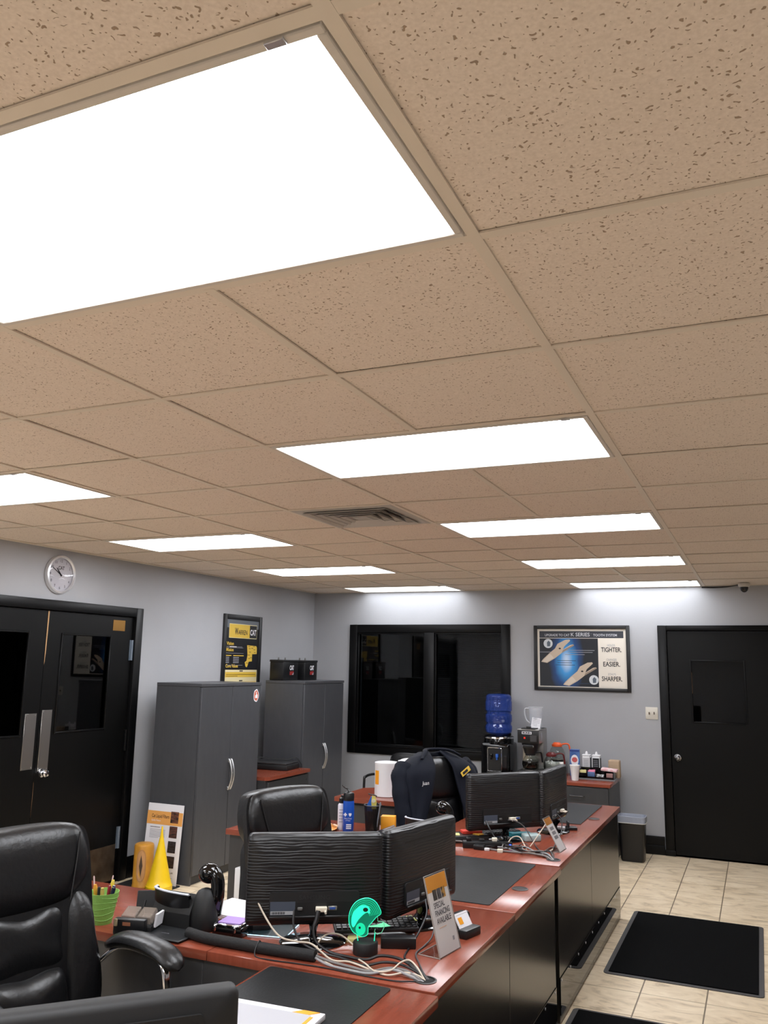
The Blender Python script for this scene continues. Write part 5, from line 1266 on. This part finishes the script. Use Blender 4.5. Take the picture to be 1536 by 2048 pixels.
# -- cables of the middle desk
CBLK = mat('black cable', (24,22,24), .45); CGRY = mat('grey cable', (118,114,112), .5); CWHT = mat('cream cable', (206,192,174), .5)
def cable(pts, r_, mt, label, grp):
    o = B().tube(catmull(pts, 8), r_, 7).obj('cable', mt); tag(o, label, 'cable', grp); return o
gA = (-.567, 1.262)
G1 = 'cables on the middle desk'
gh = (gA[0], gA[1], Z-.002)
cable([(-1.275,1.338,.995), (-1.245,1.315,.93), (-1.19,1.30,.86), (-1.12,1.29,.80), (-1.045,1.285,Z+.042), (-.989,1.290,Z+.040), (-.907,1.275,Z+.008), (-.846,1.288,Z+.006), (-.758,1.258,Z+.005), (-.686,1.237,Z+.005), (-.638,1.262,Z+.012), (-.590,1.262,Z+.010), gh], .0032, CWHT, 'cream cable falling from the left monitor edge to the desk', G1)
cable([(-1.092,1.345,.872), (-1.080,1.322,.83), (-1.035,1.295,.79), (-.960,1.300,Z+.016), (-.887,1.310,Z+.006), (-.790,1.280,Z+.006), (-.735,1.312,Z+.014), (-.680,1.316,Z+.016), (-.606,1.282,Z+.014), (gA[0]-.006,gA[1]+.008,Z-.002)], .0042, CBLK, 'black power cable hanging from the left monitor into the grommet', G1)
vc = cable([(-1.000,1.350,.872), (-1.003,1.325,.83), (-.985,1.315,.79), (-.935,1.325,Z+.012), (-.868,1.330,Z+.006), (-.799,1.322,Z+.010), (-.760,1.348,Z+.020), (-.693,1.345,Z+.022), (-.620,1.302,Z+.016), (gA[0]-.004,gA[1]-.004,Z-.002)], .0050, CBLK, 'thick black video cable hanging from the left monitor', G1)
B().tube([(-1.000,1.352,.880), (-1.000,1.340,.852), (-1.003,1.328,.832)], [.008,.008,.005], 10).obj('plug_boot', CBLK, vc)
cable([(-.885,1.405,Z+.018), (-.918,1.440,Z+.016), (-.965,1.455,Z+.030), (-1.000,1.425,Z+.034), (-1.003,1.365,Z+.024), (-.975,1.305,Z+.006), (-.950,1.275,Z+.005), (-.920,1.257,Z+.004), (-.874,1.233,Z+.004)], .0028, CWHT, 'cream lamp cable looping round the left monitor foot', G1)
cable([(-.845,1.338,Z+.004), (-.786,1.282,Z+.012), (-.731,1.239,Z+.010), (-.684,1.253,Z+.014), (-.668,1.300,Z+.026), (-.645,1.318,Z+.032), (-.606,1.290,Z+.024), gh], .0028, CWHT, 'cream cable arching up just before the middle desk grommet', G1)
cable([(-.952,1.252,Z+.019), (-.898,1.262,Z+.006), (-.824,1.248,Z+.006), (-.749,1.240,Z+.006), (-.698,1.276,Z+.012), (-.643,1.275,Z+.014), (-.595,1.255,Z+.008), (gA[0]-.006,gA[1]-.010,Z-.002)], .0045, CGRY, 'grey cable running from the foam sleeve to the grommet', G1)
cable([(-.952,1.248,Z+.014), (-.900,1.236,Z+.005), (-.832,1.224,Z+.005), (-.745,1.224,Z+.005), (-.680,1.262,Z+.014), (-.624,1.254,Z+.010), (gA[0]-.001,gA[1]-.012,Z-.002)], .0040, mat('silver cable', (150,150,152), .4), 'silver cable beside the grey one on the middle desk', G1)
cable([(-1.182,1.300,Z+.004), (-1.170,1.275,Z+.010), (-1.165,1.238,Z+.040), (-1.159,1.205,Z+.004), (-1.092,1.195,Z+.003), (-1.000,1.205,Z+.003), (-.888,1.212,Z+.003), (-.772,1.206,Z+.003), (-.650,1.208,Z+.003), (-.600,1.225,Z+.004), (gA[0],gA[1]-.006,Z-.002)], .0022, CBLK, 'thin black cable along the very edge of the middle desk', G1)
cable([(-.735,1.70,.868), (-.715,1.66,.83), (-.720,1.60,Z+.035), (-.728,1.55,Z+.006), (-.708,1.435,Z+.004), (-.684,1.395,Z+.004), (-.639,1.357,Z+.006), (-.595,1.300,Z+.008), (gA[0]+.002,gA[1]+.010,Z-.002)], .0035, CBLK, 'black cable running from the right monitor foot to the grommet', G1)
cable([(-.728,1.735,.868), (-.695,1.69,.82), (-.680,1.63,Z+.020), (-.684,1.56,Z+.004), (-.681,1.471,Z+.004), (-.636,1.385,Z+.004), (-.592,1.310,Z+.004), (gA[0]+.008,gA[1]+.012,Z-.002)], .0030, mat('dark grey cable', (70,66,66), .5), 'dark grey cable beside the financing sign', G1)

# -- folder at the bottom edge
t = thing('folder', 'white folder with a grey cover and orange corner on the nearest desk', 'folder', (-.865, .72, Z+.003), 3)
B().box(-.125, .165, -.16, .125, 0, .016, .003).obj('pages', PAPER, t)
B().prism([(-.120,-.158),(.135,-.158),(.135,.095),(-.120,.095)], .0012, (0,0,.016), (1,0,0), (0,1,0)).obj('cover', mat('grey cover', (176,176,182), .5), t, smooth=False)
B().prism([(.075,.095),(.125,.095),(.150,.120),(.100,.120)], .0014, (0,0,.016), (1,0,0), (0,1,0)).obj('orange_tab', ORANGE, t, smooth=False)
B().prism([(.135,.085),(.145,.085),(.145,-.158),(.135,-.158)], .0014, (0,0,.016), (1,0,0), (0,1,0)).obj('orange_strip', ORANGE, t, smooth=False)

# ================================================================== THINGS ON THE FAR DESK
# blue sports bottle
t = thing('sports_bottle', 'blue sports bottle with a black flip lid on the far desk return', 'bottle', (-1.835, 3.295, Z))
B().lathe([(.030,0),(.033,.004),(.034,.08),(.033,.165),(.030,.178)], n=32).obj('body', mat('frosted blue plastic', (24,78,176), .3), t)
B().lathe([(.031,.172),(.032,.178),(.032,.210),(.028,.218),(.014,.222),(.001,.223)], n=28).obj('lid', BLACKPL, t)
B().tube(catmull([(.006,0,.222), (-.010,0,.238), (-.030,0,.246), (-.044,0,.258)], 5), [.010,.010,.009,.009,.009,.008,.008,.008,.008,.007,.007,.007,.006,.006,.006,.005], 8, flat=.6).obj('spout', BLACKPL, t)
fu = Vector((.93,.37,0)); fv = Vector((0,0,1)); fn = Vector((.37,-.93,0)); fo = fn*.0345
WP = mat('white print', (220,226,236), .5)
flat(t, 'print', [(-.016+a*.010, .098+b_*.010) for a, b_ in ((-.35,-1),(.35,-1),(.35,-.35),(1,-.35),(1,.35),(.35,.35),(.35,1),(-.35,1),(-.35,.35),(-1,.35),(-1,-.35),(-.35,-.35))], WP, fo, fu, fv)
flat(t, 'print', [(.004,.106),(.020,.106),(.020,.096),(.012,.087),(.004,.096)], WP, fo, fu, fv)
text(t, 'lettering', 'Blue Cross', WP, fo+fu*-.020+fv*.073, fu, fv, w=.042, h=.008, lift=.001)
text(t, 'lettering', 'of Texas', WP, fo+fu*-.014+fv*.062, fu, fv, w=.028, h=.007, lift=.001)
for i in range(3): flat(t, 'print', rect(-.010, .020, .038-i*.010, .044-i*.010), WP, fo, fu, fv)
# spray bottle behind it
t = thing('spray_bottle', 'white lotion bottle with a black cap beside the blue bottle', 'bottle', (-1.893, 3.322, Z))
B().lathe([(.022,0),(.024,.004),(.024,.14),(.016,.152),(.012,.155)], n=24).obj('body', mat('white bottle', (214,212,222), .4), t)
B().lathe([(.017,.150),(.018,.155),(.017,.178),(.008,.186),(.008,.196),(.001,.197)], n=20).box(-.006, .020, -.006, .006, .186, .196, .002, 1).obj('cap', BLACKPL, t)
for i in range(5): flat(t, 'print_line', rect(-.014, .014, .045+i*.017, .049+i*.017), GREYP, fn*.0242, fu, fv)
# mesh pencil pot with tools
t = thing('pencil_pot', 'black wire mesh pencil pot on the far desk return', 'pot', (-1.70, 3.345, Z))
MESHM = mat('black wire mesh', (22,22,22), .5, .4, alpha=.82)
B().lathe([(.040,0),(.041,.002),(.050,.150)], n=30, cap=False).lathe([(.040,0),(.040,.002),(.001,.0021)], n=30).obj('mesh_wall', MESHM, t)
B().tube([(.051*math.cos(a), .051*math.sin(a), .152) for a in [2*PI*i/28 for i in range(28)]], .0028, 6, closed=True).obj('rim', mat('grey wire', (90,92,96), .4, .6), t)
BLT = mat('blue tool plastic', (40,98,190), .4); YLT = mat('yellow tool plastic', (206,192,96), .45)
t = thing('scissors', 'blue handled scissors in the mesh pencil pot', 'scissors', (-1.722, 3.338, Z+.006)); t.rotation_euler = (0, R(4), R(25))
B().prism([(-.006,0),(.006,0),(.008,.11),(-.008,.11)], .003, (0,0,0), (1,0,0), (0,0,1)).obj('blades', STEEL, t, smooth=False)
B().prism([(-.018,.11),(.014,.11),(.016,.15),(.008,.192),(-.002,.196),(-.010,.172),(-.022,.14)], .012, (0,.004,0), (1,0,0), (0,0,1)).obj('handles', BLT, t, smooth=False)
t = thing('tape_gauge', 'yellow and black gauge tool in the mesh pencil pot', 'tool', (-1.680, 3.342, Z+.006)); t.rotation_euler = (0, R(-4), R(20))
B().box(-.010, .012, -.006, .006, 0, .17, .003).obj('body', BLACKPL, t)
B().prism([(-.014,.125),(.012,.125),(.016,.16),(.012,.195),(-.008,.20),(-.014,.17)], .016, (0,.008,0), (1,0,0), (0,0,1)).obj('yellow_grip', YLT, t, smooth=False)
B().prism(circle(0, .172, .011, 16), .004, (0,-.008,0), (1,0,0), (0,0,1)).obj('dial', mat('pale dial', (206,200,176), .5), t, smooth=False)
B().tube(catmull([(-.030,0,.214), (-.012,0,.206), (.004,0,.204), (.020,0,.196)], 5), .006, 8, flat=.6).obj('jaw', BLACKPL, t)
pen(-1.694, 3.372, -4, 3, .15, .004, pm('black', (20,20,22)), 'black pen at the back of the mesh pencil pot')
pen(-1.668, 3.330, 3, 10, .165, .004, pm('grey', (120,126,134)), 'grey pen leaning right in the mesh pencil pot')
# wrapper, orange carton, papers
t = thing('food_wrapper', 'crumpled orange and white wrapper beside the bottles', 'wrapper', (-1.985, 3.275, Z), 15)
vs = []; fs = []; r3 = random.Random(11)
for i in range(8):
    for j in range(8): vs.append(((i-3.5)*.022+r3.uniform(-.006,.006), (j-3.5)*.018+r3.uniform(-.005,.005), max(.0, .040*math.cos((i-3.5)*.35)*math.cos((j-3.5)*.35)+r3.uniform(-.014,.014))))
for i in range(7):
    for j in range(7): fs.append((i*8+j, (i+1)*8+j, (i+1)*8+j+1, i*8+j+1))
wr = B().add(vs, fs).obj('sheet', mat('orange white wrapper', (240,214,186), .4, var=((224,150,70), 16, (1,1,1), .48, .58)), t, smooth=False); wr.modifiers.new('thickness', 'SOLIDIFY').thickness = .001
tag(B(Matrix.Translation((-1.635, 3.44, Z)) @ Matrix.Rotation(R(15), 4, 'Z')).box(-.045, .040, -.03, .03, 0, .082, .003).obj('orange_carton', mat('orange carton', (240,164,40), .5)), 'small orange carton right of the pencil pot', 'carton')
t = thing('magazine', 'folded dark magazine beside the orange carton', 'magazine', (-1.585, 3.30, Z), 30)
B(Matrix.Rotation(R(-20), 4, 'Y')).box(-.06, .06, -.05, .05, .020, .030, .002, 1).obj('pages', mat('dark magazine print', (36,36,42), .35, var=((170,172,178), 18, (1,3,1), .55, .66)), t)
B().box(.03, .13, -.05, .06, 0, .006).obj('white_sheet', PAPER, t, smooth=False)
# wipes buckets on the credenza
def bucket(x, y, label, lid):
    t = thing('wipes_bucket', label, 'bucket', (x, y, Z), 0, 'white buckets on the credenza')
    B().lathe([(.084,0),(.089,.004),(.089,.232),(.091,.238),(.090,.246),(.080,.248),(.078,.242),(.001,.242)], n=40).obj('tub', WHITE, t)
    a0 = math.atan2(-1.42-y, .45-x)
    for da, wd in ((-.95,.5), (.95,.5)):
        vs = []; fs = []; n_ = 8
        for z in (.09, .19):
            for r_ in (.0885, .0900):
                for i in range(n_+1):
                    a = a0+da-wd/2+wd*i/n_; vs.append((r_*math.cos(a), r_*math.sin(a), z))
        k = n_+1
        for i in range(n_): fs += [(k+i, k+i+1, 3*k+i+1, 3*k+i), (i, 2*k+i, 2*k+i+1, i+1), (i, i+1, k+i+1, k+i), (2*k+i, 3*k+i, 3*k+i+1, 2*k+i+1)]
        B().add(vs, fs).obj('orange_label', ORANGE, t, smooth=False)
    a = a0+.55; e = Vector((math.cos(a), math.sin(a), 0)); q = Vector((-e.y, e.x, 0))
    flat(t, 'barcode', rect(-.006, .006, .155, .200), INK, e*.0895, q, (0,0,1))
    if lid: B().cushion(circle(0, 0, .080, 24), .022, .0, (0,0,.243), (1,0,0), (0,1,0), (0,0,1), p=2).obj('lid', mat('crumpled white film', (224,222,224), .4, bump=(30, 1.0, (1,1,1))), t)
bucket(-2.175, 4.64, 'white bucket with orange labels at the front of the credenza', False)
bucket(-2.06, 4.82, 'white bucket with a crumpled film top, half hidden by the jacket', True)
# black tray with sticky notes
t = thing('document_tray', 'flat black tray with sticky notes left of the far cable tangle', 'tray', (-1.135, 3.365, Z), 40)
B().box(-.125, .125, -.065, .065, .0, .034, .006).obj('tray', BLACKMATT, t)
B().box(-.123, .123, -.063, .063, .034, .038, .002, 1).obj('lid', BLACKPL, t)
tag(B(Matrix.Translation((-1.105, 3.405, Z+.038)) @ Matrix.Rotation(R(36), 4, 'Z')).box(-.060, .055, -.030, .030, 0, .016, .002, 1).obj('red_note_pad', mat('red paper', (226,62,44), .6)), 'red note block on the black tray', 'note pad')
tag(B(Matrix.Translation((-1.185, 3.315, Z+.038)) @ Matrix.Rotation(R(24), 4, 'Z')).box(-.036, .036, -.030, .030, .0, .003).obj('yellow_note', mat('yellow note paper', (232,224,150))), 'pale yellow note lying on the black tray', 'note')
tag(B(Matrix.Translation((-1.06, 3.385, Z+.038)) @ Matrix.Rotation(R(-20), 4, 'Z')).box(-.022, .022, -.022, .022, 0, .004).obj('amber_note', mat('amber paper', (232,176,60), .6)), 'small amber note at the end of the black tray', 'note')
# power strip with blue light
t = thing('power_strip', 'black power strip with a small blue light among the far cables', 'power strip', (-.93, 3.255, Z), 22)
B().box(-.17, .10, -.024, .024, 0, .036, .005).obj('case', BLACKPL, t)
B().box(.080, .092, -.0255, -.023, .014, .026, .001, 1).obj('blue_light', mat('lit blue indicator', (30,60,230), .3, emit=((.05,.12,1,1), 3)), t)
for i in range(3): B().box(-.15+i*.07, -.122+i*.07, -.014, .014, .036, .054-.006*(i == 1), .004).obj('plug', (BLACKPL, BLACKMATT, VGAW)[i], t)
tag(B(Matrix.Translation((-.87, 3.60, Z)) @ Matrix.Rotation(R(36), 4, 'Z')).box(-.062, .062, -.030, .030, 0, .030, .002, 1).obj('teal_box', mat('teal carton', (34,128,140), .5)), 'flat teal box behind the far cable tangle', 'box')
tag(B(Matrix.Translation((-.795, 3.545, Z)) @ Matrix.Rotation(R(36), 4, 'Z')).box(-.050, .050, -.034, .034, 0, .040, .010, 3).obj('tape_dispenser', mat('pale grey green plastic', (168,186,186), .35)), 'pale grey-green tape dispenser beside the teal box', 'tape dispenser')
t = thing('keyboard', 'black keyboard lying under the far left monitor', 'keyboard', (-1.045, 3.60, Z), 46)
B().box(-.19, .19, -.032, .070, 0, .016, .004).obj('case', BLACKMATT, t)
for r_ in range(4):
    for c_ in range(16):
        o = link('key', key, t); o.location = (-.172+c_*.0228, -.020+r_*.0230, .0155)
tag(B(Matrix.Translation((-.655, 4.00, Z)) @ Matrix.Rotation(R(20), 4, 'Z')).box(-.038, .030, -.028, .028, 0, .018, .004).box(-.030, -.018, -.028, .028, .010, .048, .003).obj('binder_clip', BLACKPL), 'black clip-shaped holder near the far desk grommet', 'clip')
t = thing('paper_sheets', 'loose white sheets behind the far monitor foot', 'paper', (-.735, 4.01, Z), 15)
for i in range(2): B(Matrix.Rotation(R(i*9), 4, 'Z')).box(-.07, .05, -.05, .05, i*.002, i*.002+.0018).obj('sheet', PAPER, t, smooth=False)
o = B(Matrix.Translation((-.712, 4.065, .835)) @ Matrix.Rotation(R(84), 4, 'Z')).box(-.022, .022, -.0006, .0006, -.022, .022).obj('sticky_note', mat('yellow note paper', (232,224,150))); tag(o, 'yellow sticky note on the bottom corner of the far right monitor', 'note')
# cables of the far desk
gB = (-.575, 3.128); G2 = 'cables in the far desk tangle'
rc = random.Random(21)
cable([(-1.010,3.370,.868), (-.985,3.345,.84), (-.945,3.33,.79), (-.90,3.31,Z+.02), (-.82,3.27,Z+.008), (-.72,3.22,Z+.010), (-.64,3.17,Z+.012), (gB[0]-.008,gB[1]+.004,Z-.002)], .0042, CBLK, 'black power cable hanging from the far left monitor', G2)
cable([(-.905,3.455,.868), (-.860,3.455,.865), (-.815,3.46,.84), (-.775,3.45,.79), (-.745,3.42,Z+.010), (-.70,3.32,Z+.006), (-.63,3.20,Z+.008), (gB[0],gB[1]+.012,Z-.002)], .0032, mat('dark grey cable', (70,66,66)), 'dark grey cable arching from the far left monitor', G2)
cable([(-.700,3.80,.866), (-.668,3.77,.84), (-.655,3.70,.79), (-.650,3.60,Z+.02), (-.640,3.45,Z+.006), (-.610,3.25,Z+.008), (gB[0]+.006,gB[1]+.012,Z-.002)], .0036, CBLK, 'black cable dropping from the far right monitor', G2)
cable([(-1.24,3.235,Z+.010), (-1.12,3.245,Z+.020), (-1.02,3.225,Z+.012), (-.92,3.19,Z+.006), (-.80,3.175,Z+.008), (-.70,3.165,Z+.012), (-.62,3.15,Z+.010), (gB[0]-.012,gB[1],Z-.002)], .0045, CGRY, 'long grey cable running across the far desk', G2)
cable([(-.86,3.265,Z+.020), (-.84,3.30,Z+.055), (-.80,3.31,Z+.060), (-.76,3.26,Z+.030), (-.72,3.20,Z+.010), (-.655,3.21,Z+.012), (-.615,3.26,Z+.020), (-.625,3.33,Z+.012)], .0032, CWHT, 'cream cable looping above the far cable tangle', G2)
cable([(-.755,3.36,Z+.006), (-.735,3.40,Z+.04), (-.715,3.44,Z+.075), (-.695,3.475,Z+.11)], .0030, CWHT, 'short cream cable rising behind the small sign', G2)
tangle_m = (CBLK, CGRY, CBLK, mat('silver cable', (150,150,152)), CBLK, CGRY, CBLK)
tangle_n = ('black cable deep in the far tangle, nearest the tray', 'grey cable deep in the far tangle, nearest the tray', 'black cable in the middle of the far tangle', 'silver cable in the middle of the far tangle',
            'black cable on top of the far tangle', 'grey cable on top of the far tangle', 'thin black cable nearest the desk edge in the far tangle')
for i in range(7):
    x0 = -1.00+.035*i; pts = [(x0, 3.20+rc.uniform(-.02,.05), Z+.006+.004*i)]
    for k_ in range(1, 6):
        s = k_/6; pts.append((x0+(gB[0]-x0)*s+rc.uniform(-.025,.025), 3.20+rc.uniform(-.075,.12)*(1-s*.8)-.03*s, Z+.006+rc.uniform(0,.034)*(1-s*.5)))
    pts.append((gB[0]+rc.uniform(-.014,.014), gB[1]+rc.uniform(-.012,.012), Z-.002))
    cable(pts, .0035 if i < 6 else .0022, tangle_m[i], tangle_n[i], G2)
o = B().box(-1.02, -.96, 3.165, 3.205, Z, Z+.026, .006).obj('power_adapter', BLACKPL); tag(o, 'small black power adapter at the left of the far tangle', 'adapter')
o = B(Matrix.Translation((-.945, 3.175, Z)) @ Matrix.Rotation(R(15), 4, 'Z')).box(-.014, .014, -.008, .008, 0, .014, .003).obj('white_plug', WHITE); tag(o, 'white plug at the front of the far tangle', 'plug')
o = B(Matrix.Translation((-.868, 3.165, Z)) @ Matrix.Rotation(R(10), 4, 'Z')).box(-.016, .014, -.010, .010, 0, .018, .003).obj('cream_plug', VGAW); tag(o, 'cream plug on a black adapter in the far tangle', 'plug')
